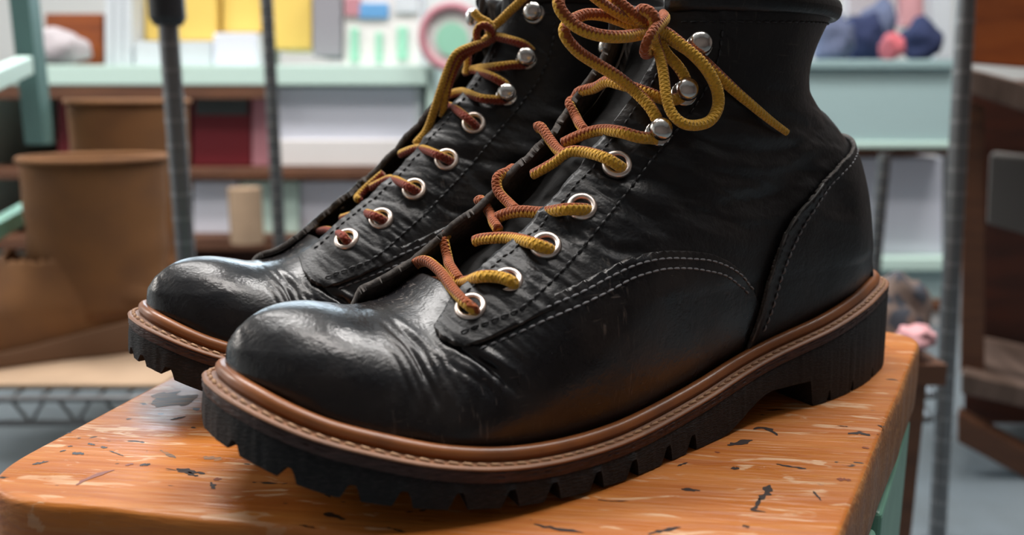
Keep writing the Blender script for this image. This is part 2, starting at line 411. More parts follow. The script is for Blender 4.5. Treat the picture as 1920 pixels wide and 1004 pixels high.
NEAR_LACE = [
   [(238.2, -9.6, 61.2), (237.4, -9.4, 61.8), (235.7, -5.0, 62.9), (235.9, 5.0, 61.1), (237.7, 16.0, 58.2), (239.4, 27.2, 56.3), (238.4, 30.8, 54.8), (235.1, 26.6, 51.3)] ,
   [(221.7, 28.2, 58.5), (225.4, 31.5, 61.7), (228.1, 28.0, 62.8), (232.2, 24.0, 62.6), (231.6, 13.1, 58.8), (235.2, 5.4, 57.7), (237.3, -2.0, 56.6), (236.2, -9.0, 56.1)] ,
   [(221.2, -16.1, 70.3), (223.5, -13.4, 69.9), (226.5, -10.4, 68.9), (227.4, -6.1, 62.8), (229.9, 0.0, 61.7), (231.4, 6.4, 60.3), (232.2, 10.9, 58.9)] ,
   [(207.1, 26.6, 68.2), (210.4, 28.7, 70.0), (214.2, 25.2, 71.6), (214.0, 12.4, 71.3), (216.9, 6.3, 70.7), (218.9, 1.0, 69.7), (220.0, -1.0, 68.8)] ,
   [(210.0, -16.0, 79.6), (209.6, -14.0, 80.6), (209.3, -8.1, 75.9), (212.5, -1.0, 74.7), (214.1, 4.7, 73.1)] ,
   [(191.3, 24.0, 79.9), (194.6, 26.2, 80.9), (200.7, 24.0, 81.1), (202.7, 14.1, 79.0), (206.4, 7.3, 78.9), (208.9, 2.0, 77.7), (210.9, -1.0, 76.1)] ,
   [(191.7, -21.4, 89.3), (195.1, -16.8, 90.7), (200.9, -11.0, 90.1), (205.5, -10.0, 88.7), (206.5, -8.0, 84.3), (205.6, -2.0, 80.5), (206.7, 4.3, 79.2)] ,
   [(175.7, 22.3, 92.6), (179.0, 24.2, 93.9), (183.1, 21.6, 96.7), (184.7, 12.0, 98.1), (187.7, 7.0, 97.9), (190.1, 3.1, 94.5), (193.3, -0.0, 91.8), (194.9, -3.7, 89.8)] ,
   [(185.4, -16.0, 105.2), (184.9, -14.0, 105.6), (185.2, -8.0, 101.5), (186.4, -1.0, 98.1), (187.2, 3.7, 97.0), (187.7, 4.3, 96.3)] ,
   [(164.6, 26.1, 102.6), (167.1, 24.8, 102.8), (171.7, 24.2, 103.3), (175.6, 20.3, 104.8), (176.2, 11.0, 105.2), (179.2, 6.0, 104.0), (182.2, 2.0, 102.0), (184.2, -1.0, 100.2)] ,
   [(170.7, -14.6, 114.8), (173.9, -11.9, 113.7), (173.9, -7.0, 108.4), (177.1, -1.0, 106.8), (178.7, 4.3, 104.6)] ,
   [(163.1, 24.8, 106.5), (164.3, 24.8, 109.3), (165.6, 22.2, 113.5), (168.4, 17.4, 118.6), (174.8, 16.0, 123.1), (181.7, 13.0, 127.4), (188.0, 12.0, 131.0), (192.8, 12.0, 135.2), (192.8, 11.0, 137.8), (189.3, 9.0, 140.4), (186.0, 8.0, 141.8), (181.9, 8.0, 143.2), (176.3, 10.0, 143.0), (170.6, 12.0, 141.4), (165.7, 14.0, 139.5), (160.9, 15.0, 138.6)] ,
   [(168.9, -15.3, 115.9), (169.9, -11.2, 118.1), (167.8, -5.0, 119.4), (168.0, 2.0, 121.6), (167.4, 9.0, 120.6), (164.9, 14.0, 119.1), (162.8, 18.8, 117.5), (159.6, 22.8, 115.6), (155.0, 24.4, 115.6), (151.2, 25.1, 118.3), (152.0, 24.4, 122.7), (153.9, 22.8, 126.5), (156.3, 19.4, 130.8), (158.5, 17.0, 136.1)] ,
   [(163.7, 17.0, 137.3), (173.5, 20.0, 135.8), (180.4, 20.0, 135.4), (185.7, 18.0, 136.1), (190.5, 16.0, 137.9), (193.1, 14.0, 140.4), (195.7, 13.0, 143.4), (195.9, 12.0, 146.6), (192.6, 11.0, 149.9), (186.2, 11.0, 150.9), (180.8, 12.0, 148.0), (176.7, 13.0, 145.3), (171.8, 14.0, 143.0), (165.7, 15.0, 140.8), (161.1, 16.0, 139.2)] ,
   [(174.2, 12.0, 149.2), (172.7, 13.0, 147.3), (170.4, 15.0, 144.9), (166.7, 17.0, 141.7), (162.0, 17.0, 139.5)] ,
   [(164.4, 22.0, 137.4), (161.3, 19.7, 133.8), (160.6, 21.7, 128.5), (160.8, 23.7, 123.1), (161.9, 26.4, 116.8), (161.4, 28.5, 111.5), (159.1, 31.2, 108.0), (154.0, 32.3, 107.0), (148.3, 33.6, 108.6), (144.6, 33.2, 113.5), (145.2, 32.7, 119.1), (148.3, 31.5, 124.7), (151.2, 28.8, 129.2), (154.5, 24.6, 133.6), (157.5, 20.6, 137.3), (161.7, 20.0, 138.6)] ,
   [(159.5, 18.0, 138.8), (152.7, 18.6, 135.2), (146.7, 24.8, 129.7), (141.2, 28.7, 123.8), (134.7, 31.4, 118.1), (128.0, 33.5, 113.1), (120.2, 34.5, 108.2), (111.9, 35.1, 103.8)] ,
   [(152.7, 13.0, 144.0), (157.0, 19.0, 142.0), (163.9, 23.0, 139.0), (168.1, 24.0, 135.1), (168.0, 22.0, 131.5), (162.5, 17.0, 130.6), (156.4, 13.1, 132.3), (151.3, 11.0, 136.7), (149.6, 11.0, 141.5)] ,
   [(164.7, 14.0, 144.1), (166.3, 18.0, 144.7), (165.1, 21.0, 143.5), (163.8, 22.0, 140.5), (162.6, 20.0, 138.2), (161.6, 15.0, 137.5)] ,
]
FAR_LACE = [
   [(228.9, 19.6, 57.6), (232.9, 22.3, 61.4), (233.3, 19.9, 62.8), (230.7, 5.1, 62.0), (231.5, -3.0, 61.8), (232.4, -8.1, 60.5)] ,
   [(214.8, 21.3, 66.2), (218.4, 23.6, 68.8), (220.8, 20.6, 70.1), (220.0, 7.7, 69.6), (222.9, 3.5, 68.0), (225.2, -1.0, 66.5)] ,
   [(205.2, -2.0, 84.0), (208.5, -4.7, 80.5), (211.5, -6.6, 77.5), (214.2, -6.6, 75.2), (216.0, -5.9, 73.7), (216.8, -2.0, 73.5)] ,
   [(199.6, 21.7, 77.0), (203.0, 22.9, 79.1), (205.7, 21.1, 81.0), (205.8, 6.5, 82.5), (208.9, 2.0, 80.6), (211.2, -2.0, 78.5)] ,
   [(184.7, 22.1, 89.2), (188.4, 23.4, 91.2), (192.2, 21.4, 93.1), (192.6, 8.1, 94.8), (194.9, 3.7, 94.0), (197.3, -2.0, 91.9)] ,
   [(171.8, 21.1, 102.4), (175.5, 23.1, 105.1), (178.3, 19.2, 108.8), (176.5, 6.3, 111.9), (177.4, 1.0, 112.3), (177.1, -5.0, 111.7)] ,
   [(158.0, 25.3, 116.9), (161.5, 24.5, 114.7), (165.8, 23.0, 114.9), (170.5, 20.1, 115.5), (170.7, 6.0, 118.1), (172.8, -1.0, 117.2)] ,
   [(158.4, 24.3, 118.7), (160.3, 23.2, 121.3), (163.8, 19.9, 124.1), (163.3, 6.3, 127.0), (164.1, 2.0, 127.6), (164.2, -3.5, 126.7)] ,
   [(148.2, 25.9, 132.8), (151.4, 24.8, 129.5), (156.3, 22.5, 129.2), (161.7, 18.7, 128.5), (162.1, 7.2, 128.2), (164.0, 2.0, 127.5)] ,
   [(148.0, 25.5, 134.6), (150.5, 23.9, 137.4), (154.6, 19.9, 139.4), (157.9, 9.1, 141.7), (160.5, 7.0, 139.4), (162.5, 4.0, 138.1)] ,
   [(162.1, 6.0, 137.8), (165.7, 9.0, 141.8), (165.5, 11.0, 145.2), (162.4, 12.0, 145.7), (159.8, 12.0, 143.1), (159.6, 10.0, 139.9), (160.7, 6.0, 138.5)] ,
   [(161.2, 10.0, 143.2), (156.5, 12.3, 147.2), (153.4, 15.9, 151.4), (150.7, 20.1, 155.2), (148.5, 22.7, 158.1)] ,
   [(158.4, 11.0, 140.6), (164.3, 12.0, 138.2), (170.8, 12.0, 136.4), (176.7, 11.0, 133.5), (179.5, 9.0, 127.4), (182.2, 8.0, 119.7), (184.6, 6.0, 110.9), (187.5, 4.0, 101.9), (192.8, 3.6, 96.2)] ,
   [(164.4, 10.0, 137.4), (169.1, 9.0, 135.1), (173.8, 9.0, 131.4), (177.0, 8.0, 125.3), (179.6, 8.0, 118.6), (180.7, 7.0, 111.9), (180.5, 6.2, 107.7), (180.7, 5.9, 107.6)] ,
   [(165.7, 7.0, 151.5), (163.8, 9.0, 148.6), (161.3, 11.0, 147.1), (159.5, 12.0, 144.5), (161.0, 11.0, 141.8)] ,
   [(164.5, 0.0, 134.6), (165.1, 0.0, 129.0), (165.5, 0.0, 125.5), (165.5, 0.0, 125.6)] ,
]
CREASES = [
[(257.1, 47.8), (256.5, 40.1), (254.7, 28.3)] ,
[(261.1, 49.7), (257.3, 43.6), (257.1, 35.2)] ,
[(258.1, 49.5), (255.0, 44.6), (253.6, 36.3)] ,
[(244.4, 43.9), (237.2, 37.9), (231.9, 30.9)] ,
[(246.4, 45.0), (240.5, 40.7), (234.2, 32.0)] ,
[(166.8, 90.5), (156.8, 83.3), (134.9, 79.2), (109.2, 83.2), (87.0, 94.9)] ,
[(159.8, 95.5), (142.0, 89.7), (115.3, 88.4), (90.7, 95.1)] ,
[(166.5, 85.4), (155.7, 78.0), (132.4, 71.5), (114.8, 72.0)] ,
[(181.6, 87.4), (176.3, 79.1), (166.6, 71.9)] ,
[(152.2, 104.2), (134.1, 96.7), (106.7, 97.6), (82.7, 104.7)] ,
[(195.7, 73.2), (189.9, 68.5), (174.9, 66.7)] ,
[(213.2, 67.3), (213.6, 61.7), (217.7, 56.2)] ,
[(198.4, 79.3), (198.7, 71.8), (203.3, 65.9)] ,
]
NOTCH = [(308.9, -7.4), (305.9, 18.4), (296.0, 32.1), (282.0, 41.6), (269.4, 47.9), (255.2, 53.0), (240.4, 56.1), (226.3, 56.8), (210.3, 56.1), (195.2, 54.6), (178.5, 51.7), (165.5, 49.3), (86.9, 41.9), (69.2, 39.2), (48.4, 33.2)]
FAR_YAW = 3.71211479
# ------------------------------------------------------------------ materials
M_LEATHER = leather('black_leather', (.0055, .0053, .0065), (.09, .075, .065), .42, .5, .36, .42)
M_VAMP = leather('black_vamp_leather', (.0055, .005, .0062), (.12, .095, .08), .29, .8, .26, .5)
M_SUEDE = mat('leather_cut_edge', (.040, .034, .031), .85, bump=(700, .8, .0006, (1, 1, .4)), noise=(500, (.095, .08, .07), .35, .7, None))
M_TONGUE = mat('tongue_leather', (.006, .0055, .0055), .75, spec=.25, bump=(260, .6, .0008, None))
M_LINING = mat('lining_leather', (.06, .042, .03), .8, bump=(400, .3, .0004, None))
M_WELT = mat('tan_welt', (.24, .10, .042), .5, noise=(90, (.17, .075, .038), .42, .70, None), bump=(500, .35, .0003, None))
M_BEAD = mat('welt_bead', (.25, .082, .022), .34, noise=(60, (.14, .05, .02), .45, .75, None), bump=(220, .3, .0003, None))
M_WSTITCH = mat('welt_thread', (.36, .20, .10), .7, noise=(400, (.22, .11, .06), .4, .7, None), bump=(1500, .5, .0002, None))
M_MID = mat('midsole_leather', (.042, .018, .014), .6, noise=(170, (.085, .04, .036), .45, .7, (1, 1, 7)), bump=(260, .9, .0008, (1, 1, 6)))
M_RUBBER = mat('black_rubber', (.009, .009, .010), .7, spec=.3, noise=(500, (.035, .03, .032), .5, .75, (1, 1, 4.5)), bump=(620, .8, .0008, (1, 1, 4.5)))
M_PIPE = mat('worn_piping', (.10, .095, .09), .6, noise=(220, (.02, .02, .02), .4, .6, None))
M_THREAD = mat('grey_thread', (.17, .17, .18), .7)
M_BTHREAD = mat('black_thread', (.02, .02, .022), .5)
M_EYELET = mat('nickel_eyelet', (.86, .73, .65), .34, metal=1, bump=(500, .15, .0002, None))
M_HOOK = mat('nickel_hook', (.66, .62, .58), .2, metal=1, bump=(300, .35, .0004, None), noise=(300, (.28, .25, .22), .5, .75, None))
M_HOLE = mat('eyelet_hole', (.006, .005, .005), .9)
M_LACE_N = lace_mat('gold_brown_lace', (.74, .40, .04), (.34, .08, .018), .12)
M_LACE_F = lace_mat('red_brown_lace', (.60, .33, .04), (.25, .035, .015), .55)
M_RAW = mat('raw_lace_leather', (.34, .13, .035), .8, bump=(900, .5, .0004, None))

VAMP_LINE = [(116,20),(118.5,33),(122,43),(127.5,50.5),(134.5,56.5),(142,60.6),(150.5,64),(161,66),(171,67),(179,66.9),(187,65.6),(195,63),(203,60.2),(212,57.2),(221,54.3),(229,51.8),(234,53.5),(238,60),(240,72)]
VAMP_CLOSE = [(330,90),(330,-20),(116,-20)]
Q_LINE = [(110,-5),(115,20),(120,36),(124,44),(129.5,50),(136,55),(143.5,58.6),(151,61.5),(161,63.2),(171,64),(179,63.8),(187,62.6),(195,60),(203,57),(212,54),(221,51),(230,47.6),(238,44.6),(243.5,43.6),(247.6,45.2),(248.6,48.5),(246.5,52.2),(243.5,56),(242.5,62)]
Q_CLOSE = [(242.5,300),(-100,300),(-100,-5)]
C_LINE = [(0,102),(40,101.5),(52,99.2),(62,96),(76.5,91.6),(91,84),(103,75),(111,66.7),(116.2,57.4),(119.5,47.8),(122,38.1),(125,29),(129,10)]
C_CLOSE = [(129,-50),(-100,-50),(-100,102)]
C_STITCH = [(56,94.5),(67.4,91.2),(82.3,84.8),(93.8,76.0),(102.6,66.0),(108.8,56.5),(112.3,46.9),(115,38.5),(118,31)]
V_STITCH1 = [(239,45.9),(231.2,48.6),(221.1,51.9),(212.3,54.8),(203.1,57.7),(194.9,60.6),(186.5,63.1),(179,64.3),(171,64.5),(161,63.4),(150,61.4),(140.2,57.8),(132.6,53.6),(125.6,47.7)]
V_STITCH2 = [(240,43),(231,46),(222.5,48.9),(213,51.8),(204.3,54.4),(196,57),(187.8,59.7),(179,61.1),(171.9,61.4),(162,60.4),(153.2,58.5),(145,56.3),(138.7,53.5),(132,49.5),(127.3,45.5)]
F_STITCH = [(243,45.8),(232.2,49.6),(222.7,53.5),(212.2,60.3),(201.8,67.3),(189.6,76.2),(177,86.5),(164.7,97.3),(153.2,107.8),(143.9,118.5),(139,129.2),(137.2,141)]
E_ROW = [(243,47.2),(240,50.6),(234.5,53.6),(226,60),(216.5,67.4),(205.4,75.9),(193.8,85.3),(182.4,95.2),(171.2,105.8),(162,115),(154,125.5)]
EYE = [(235.9, 52.3), (223.8, 59.5), (208.8, 69.6), (193.4, 80.8), (178.0, 93.8)]
HOOK = [(162.4, 103.8), (150.8, 117.1), (144.0, 133.5)]
EYE_F = [(230.0, 58.9), (216.5, 67.2), (201.7, 78.5), (187.2, 90.3), (173.4, 104.8)]
HOOK_F = [(158.7, 116), (148.8, 131.4), (144.2, 150.7)]



def toe_shift(q, ws):
    """features above w=50 follow the taller far upper"""
    q = np.array(q, float)
    if ws != 1: m = q[:, 1] > 50; q[m, 1] = 50+(q[m, 1]-50)*(1+(ws-1)*sstep(q[m, 0], 262, 235))
    return q

class Boot:
    def __init__(s, near, pose, ws, label):
        s.near = near; s.ws = ws
        x, y, a = pose; c, n = math.cos(a), math.sin(a)
        s.root = empty('work_boot', ((x-155*c)/1000, (y-155*n)/1000, TOP), a, label, 'boot', 'pair of black work boots')
        s.master()
    def master(s):
        P, s.Td, s.back = upper(s.ws, s.near, 420, 76)
        ns, nt = P.shape[:2]; s.T = quads2tris(grid_faces(ns, nt)); V = P.reshape(-1, 3)
        N = vnormals(V, s.T)
        mid = V[ns//2*nt+8]; # orient outward
        if N[ns//2*nt+8][1] < 0: N = -N; s.T = s.T[:, ::-1]
        q = V[:, [0, 2]]
        rng = np.random.RandomState(3 if s.near else 8)
        d = np.zeros(len(V)); side = V[:, 1] >= 0
        fade = np.clip(np.abs(V[:, 1])/10, 0, 1)
        CW = [1.2, 1.0, 1.0, 1.2, 1.2, 3.6, 2.8, 2.8, 2.6, 2.8, 1.4, 1.3, 1.3]; CD = [.7, .5, .6, .75, .65, 1.9, 1.2, 1.1, 1.0, 1.1, .7, .5, .5]
        CS = list(CREASES)
        for k_, (du, sc_) in enumerate(((2.6, .6), (-2.8, .55), (5.4, .4), (-5.6, .35))):
            for j_ in (0, 1, 2, 3, 4):
                CS.append([(p[0]+du+.5*math.sin(3*j_+k_+n_), p[1]-.4*abs(du)-(1.5 if n_ == 0 else 0)) for n_, p in enumerate(CREASES[j_])]); CW.append(.8); CD.append(.36*sc_)
        for i, cset in enumerate(CS):
            L = catmull(toe_shift(cset, s.ws), 8); dd, pp = ndist(q, L)
            w = CW[i]; dep = CD[i]
            d -= dep*np.exp(-(dd/w)**2)*np.clip(np.sin(np.pi*np.clip(pp, .04, .96))*1.6, 0, 1)*np.where(side, 1, .7)
            d += dep*.45*np.exp(-((dd-2.1*w)/w)**2)*np.sin(np.pi*pp)
        # ankle folds, fine wrinkles by the eyelets, forefoot flex lines
        A = np.stack([q[:, 0]*.035+V[:, 1]*.02, q[:, 1]*.12-q[:, 0]*.02, V[:, 1]*.02], 1)
        ank = sstep(q[:, 1], 58, 80)*sstep(q[:, 1], 128, 104)*sstep(q[:, 0], 60, 80)
        d += .9*ank*vnoise(A*1.5, 4)+.30*ank*vnoise(A*4.1, 14)+.14*ank*vnoise(A*8.5, 15)
        c, sn = math.cos(.75), math.sin(.75)
        al = q[:, 0]*c-q[:, 1]*sn; ac = q[:, 0]*sn+q[:, 1]*c
        # wrinkles square to the lacing edge, dying out towards the facing seam
        dT, _ = ndist(q, s.Td)
        ey = sstep(dT, 26, 12)*(.3+.7*sstep(np.abs(V[:, 1]), 15, 24))*sstep(q[:, 0], 250, 238)
        B = np.stack([al*.36, ac*.085, V[:, 1]*.05], 1)
        d += .5*ey*vnoise(B, 9)+.28*ey*vnoise(B*2.1, 11)
        fl = np.exp(-((q[:, 0]-243+.5*(q[:, 1]-45))/17)**2)*sstep(q[:, 1], 20, 30)
        Cn = np.stack([(q[:, 0]+.45*(q[:, 1]-40))*.34, q[:, 1]*.06, V[:, 1]*.05], 1)
        d += .34*fl*vnoise(Cn, 5)+.16*fl*vnoise(Cn*2.3, 6)
        d += .35*vnoise(V*.035, 2)+.03*vnoise(V*.13, 3)
        zf_ = zw(q[:, 0]); tuck = np.exp(-np.clip((q[:, 1]-zf_)/6.5, 0, 9)**2)*(q[:, 1] < 62); edge = sstep(zf_+2-q[:, 1], 3, -3)
        d *= edge; s.N0 = N
        d -= .6*tuck
        s.V = V+N*d[:, None]; s.N = vnormals(s.V, s.T); s.q = q; s.dT = dT
    def surf(s, uv, side=1, off=0.):
        """surface points (local mm) and normals at side coordinates"""
        uv = np.atleast_2d(np.asarray(uv, float)); lat = (side > 0) == s.near
        out = []; nn = []
        def H(q): return halfwidth(q, s.Td, s.back, lat)[0]
        h = H(uv); e = .6
        gu = (H(uv+[e, 0])-H(uv-[e, 0]))/(2*e); gw = (H(uv+[0, e])-H(uv-[0, e]))/(2*e)
        gu = np.clip(gu, -6, 6); gw = np.clip(gw, -6, 6)
        P = np.stack([uv[:, 0], h*side, uv[:, 1]], 1)
        n = np.stack([-gu, np.full(len(uv), float(side)), -gw], 1); n /= np.linalg.norm(n, axis=1)[:, None]
        # pull on to the wrinkled surface
        for i in range(len(P)):
            k = np.argmin(((s.V-P[i])**2).sum(1)); P[i] += n[i]*np.dot(s.V[k]-P[i], n[i])
        return P+n*off, n
    def piece(s, name, sc, mt, off, thick, mt2=None, parent=None):
        Nb = s.N0*.8+s.N*.2; V = s.V+Nb*(np.asarray(off)[:, None] if np.ndim(off) else off)
        V2, T2, _ = clip(V, s.T, sc)
        o = mesh_obj(name, V2, T2, mt, parent or s.root)
        if mt2: o.data.materials.append(mt2)
        md = o.modifiers.new('thickness', 'SOLIDIFY'); md.thickness = thick/1000; md.offset = -1
        if mt2: md.material_offset_rim = 1; md.material_offset = 1
        return o
    def stitches(s, name, line, off, mt, side=1, L=2.5, gap=.7, r=.36, ws=True, parent=None, mb=None, lift=False):
        line = catmull(toe_shift(line, s.ws) if ws else np.array(line, float), 6)
        Pl, n = s.surf(line, side, off)
        if lift: Pl = Pl+n*(2.6*sstep(line[:, 0], 205, 230))[:, None]
        LL = arclen(Pl); tot = LL[-1]
        own = mb is None; mb = mb or MB(); t = gap
        while t+L < tot:
            tt = np.linspace(t, t+L, 4)
            p = np.stack([np.interp(tt, LL, Pl[:, k]) for k in range(3)], 1); nn = np.stack([np.interp(tt, LL, n[:, k]) for k in range(3)], 1)
            p += nn*np.array([-.35, .12, .12, -.35])[:, None]
            V, F, U = tube(p, np.array([.25, r, r, .25]), 6); mb.add(V, F); t += L+gap
        return mb.obj(name, mt, parent or s.root, scale=.001, auto=None) if own else mb
    def ring(s, name, c, n, ro, ri, hgt, mt, parent=None, dome=False):
        n = n/np.linalg.norm(n); a = np.cross(n, [0, 0, 1.]); a /= np.linalg.norm(a); b = np.cross(n, a)
        prof = [(ri*.98, -2.2), (ri, hgt*.3), (ri+(ro-ri)*.25, hgt*.9), (ri+(ro-ri)*.55, hgt), (ri+(ro-ri)*.85, hgt*.7), (ro, .0), (ro, -.6)]
        V = []; F = []; k = 32
        for (rr, z) in prof:
            for j in range(k):
                t = 2*math.pi*j/k; V.append(c+a*rr*math.cos(t)+b*rr*math.sin(t)+n*z)
        for i in range(len(prof)-1):
            for j in range(k): F.append((i*k+j, i*k+(j+1) % k, (i+1)*k+(j+1) % k, (i+1)*k+j))
        return mesh_obj(name, V, F, mt, parent or s.root)
    def edge_row(s):
        nt = 151; G = s.V.reshape(-1, nt, 3); GN = s.N.reshape(-1, nt, 3); pts = []
        for i in range(0, len(G), 3):
            row = G[i, :76]; tp = row[-1]
            if not (tp[0] < 243 and tp[2] < 140): continue
            tgt = float(s.gap_edge(tp[0]))+3.0
            k = [j for j in range(40, 76) if row[j, 1] < tgt]
            if not k: continue
            j = k[0]; t = (row[j-1, 1]-tgt)/(row[j-1, 1]-row[j, 1]+1e-9)
            p = row[j-1]*(1-t)+row[j]*t; o = .75+float(sstep(p[0], 205, 230))*2.6
            pts.append(np.r_[p+GN[i, j]*o, GN[i, j]])
        pts = np.array(pts); LL = arclen(pts[:, :3]); mb = MB(); t = 1.
        while t+2 < LL[-1]:
            tt = np.linspace(t, t+2.1, 4); p = np.stack([np.interp(tt, LL, pts[:, k]) for k in range(6)], 1)
            V, F, U = tube(p[:, :3]+p[:, 3:]*np.array([-.35, .1, .1, -.35])[:, None], np.array([.25, .36, .36, .25]), 6); mb.add(V, F); t += 2.9
        mb.obj('edge_stitching', M_BTHREAD, s.root, scale=.001, auto=None)
    def eyelet(s, uv, side, off):
        P, n = s.surf(uv, side, off); c = P[0]; nn = n[0]
        o = s.ring('eyelet', c, nn, 5.1, 2.9, 1.15, M_EYELET)
        a = np.cross(nn, [0, 0, 1.]); a /= np.linalg.norm(a); b = np.cross(nn, a)
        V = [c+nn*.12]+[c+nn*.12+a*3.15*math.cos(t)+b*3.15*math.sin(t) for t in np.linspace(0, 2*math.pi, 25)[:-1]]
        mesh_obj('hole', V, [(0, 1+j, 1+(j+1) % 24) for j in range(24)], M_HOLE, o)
    def hook(s, uv, side, off, sc=1.):
        P, n = s.surf(uv, side, off); c = P[0]; n = n[0]
        a = np.cross(n, [0, 0, 1.]); a /= np.linalg.norm(a); b = np.cross(n, a)
        lean = n*1.0-b*.0
        prof = [(4.6, -.4), (4.6, .3), (4.0, .8), (2.2, .9), (1.8, 1.9), (3.0, 2.3), (3.85, 3.0), (4.1, 3.9), (3.9, 5.0), (3.3, 5.9), (2.3, 6.5), (1.1, 6.8), (0.05, 6.85)]
        V = []; F = []; k = 24
        for (rr, z) in prof:
            for j in range(k):
                t = 2*math.pi*j/k; V.append(c+a*rr*sc*math.cos(t)+b*rr*sc*math.sin(t)+n*z*sc)
        for i in range(len(prof)-1):
            for j in range(k): F.append((i*k+j, i*k+(j+1) % k, (i+1)*k+(j+1) % k, (i+1)*k+j))
        mesh_obj('lace_hook', V, F, M_HOOK, s.root)
    def build(s, laces, lacemat, eyes, hooks, label_extra=None):
        q = s.q; av = s.V[:, 1]
        # vamp, quarter, counter
        vl = toe_shift(VAMP_LINE, s.ws); ql = toe_shift(Q_LINE, s.ws); cl = C_LINE
        pv = poly_sd(q, vl, VAMP_CLOSE)
        s.piece('vamp', pv, M_VAMP, 1.3, 1.6, M_SUEDE)
        q2 = q.copy(); q2[:, 0] -= np.where(av < 0, 9*sstep(q[:, 0], 222, 245), 0)
        pq = poly_sd(q2, ql, Q_CLOSE)
        gv = np.interp(q[:, 0], [150, 160, 183, 205, 222, 240, 247], [12.5, 12.0, 13.2, 15.2, 17.0, 19.5, 24])
        gl = np.where(av > 0, gv, 8.5+1.6*vnoise(np.stack([q[:, 0]*.09, q[:, 1]*.09, q[:, 0]*0], 1), 21))
        if not s.near: gl = np.where(av > 0, 8.2, 8.0)
        s.gap_edge = (lambda u: np.interp(u, [150, 160, 183, 205, 222, 240, 247], [12.5, 12.0, 13.2, 15.2, 17.0, 19.5, 24])) if s.near else (lambda u: 8.2+0*u)
        gap = np.clip(np.abs(av)-gl, -50, 12)+np.clip((s.dT-20)*2, 0, 60)
        gap = np.where((q[:, 0] < 140) & (q[:, 1] < 100), 50, gap)
        front = 0.6+sstep(q[:, 0], 205, 230)*2.6
        # medial facing curls outwards along its edge
        curl = np.exp(-((np.abs(av)-7)/6.0)**2)*(av < 0)*sstep(s.dT, 26, 14)*(4.6+2.2*vnoise(np.stack([q[:, 0]*.06, q[:, 1]*.06, q[:, 0]*0], 1), 31))*(1. if s.near else .3)
        s.piece('quarter', np.minimum(pq, gap), M_LEATHER, front+curl, 2.4, M_SUEDE)
        pc = poly_sd(q, toe_shift(cl, 1), C_CLOSE)
        s.piece('heel_counter', pc, M_LEATHER, 2.0+1.1*np.exp(-(np.clip(pc, 0, 50)/2.5)**2), 1.5, M_SUEDE)
        # tongue
        sel = [p for p in catmull(toe_shift(TK, 1) if s.ws == 1 else toe_shift(TK, s.ws), 6) if p[0] < 246]
        sel = np.array(sel); Tt = np.gradient(sel, axis=0); Tt /= np.linalg.norm(Tt, axis=1)[:, None]; Nn = np.stack([Tt[:, 1], -Tt[:, 0]], 1)
        if Nn[5][1] < 0: Nn = -Nn
        V = []; F = []; ks = np.linspace(-21, 21, 15)
        for i, p in enumerate(sel):
            dep = 8.5+.5*math.sin(i*.9)
            for k_ in ks:
                dd = dep+.022*k_*k_+.5*math.sin(k_*.5+i*.35)
                V.append((p[0]-Nn[i][0]*dd, k_, p[1]-Nn[i][1]*dd))
        nk = len(ks)
        for i in range(len(sel)-1):
            for j in range(nk-1): F.append((i*nk+j, i*nk+j+1, (i+1)*nk+j+1, (i+1)*nk+j))
        o = mesh_obj('tongue', V, F, M_TONGUE, s.root); md = o.modifiers.new('thickness', 'SOLIDIFY'); md.thickness = .002; md.offset = 0
        # collar binding along the rim
        nt = 151; rim = s.V[-nt:]; rn = s.N[-nt:]
        cut = [i for i in range(nt) if abs(rim[i][1]) > (11 if rim[i][0] > 110 else -1)]
        # two runs (B at the back is shared): +side from front to back then -side
        run = [i for i in cut if i < nt//2+1][::-1]; run2 = [i for i in cut if i > nt//2][::-1]
        path = np.array([rim[i]+rn[i]*1.0+[0, 0, -.5] for i in run]+[rim[i]+rn[i]*1.0+[0, 0, -.5] for i in run2][0:])
        path = resample(path, 90); nn = np.cross(np.gradient(path, axis=0), [0, 0, 1.]); nn /= np.linalg.norm(nn, axis=1)[:, None]
        V, F, U = tube(path, 3.6, 14, flat=.62, N0=nn)
        mesh_obj('collar_binding', V, F, M_LEATHER, s.root)
        # lining
        V2, T2, _ = clip(s.V-s.N0*2.6, s.T, np.minimum(np.minimum(gap, q[:, 1]-95), np.minimum(pq, 50)))
        mesh_obj('lining', V2, T2, M_LINING, s.root)
        # stitching
        f0 = .75; 
        s.stitches('vamp_stitching', V_STITCH2, 1.5, M_THREAD)
        s.stitches('vamp_stitching', V_STITCH1, 1.5, M_THREAD)
        s.stitches('facing_stitching', F_STITCH, 1.2 if s.near else 1.2, M_BTHREAD, r=.42, lift=True)
        s.edge_row()
        s.stitches('counter_stitching', C_STITCH, 2.3, M_THREAD, ws=False)
        Pe, ne = s.surf(catmull(C_LINE[5:-1], 6), 1, 2.9); V, F, U = tube(Pe, .42, 8); mesh_obj('counter_piping', V, F, M_PIPE, s.root)
        s.stitches('collar_stitching', [(148, 141.5), (138, 141.5), (120, 141.8), (100, 142.6), (88, 143.2), (76, 144)], .8, M_BTHREAD)
        for i, e in enumerate(eyes):
            fo = 3.0 if i == 0 else (1.9 if i == 1 else .8)
            s.eyelet(e, 1, fo); s.eyelet((e[0]-1, e[1]+1), -1, fo+1.5 if s.near else max(fo-.9, -.1))
        for h in hooks:
            s.hook(h, 1, .6, 1.0); s.hook((h[0]+1, h[1]+1), -1, .6)
        # laces: every strand is threaded through the same boot and is one lace
        mb = MB()
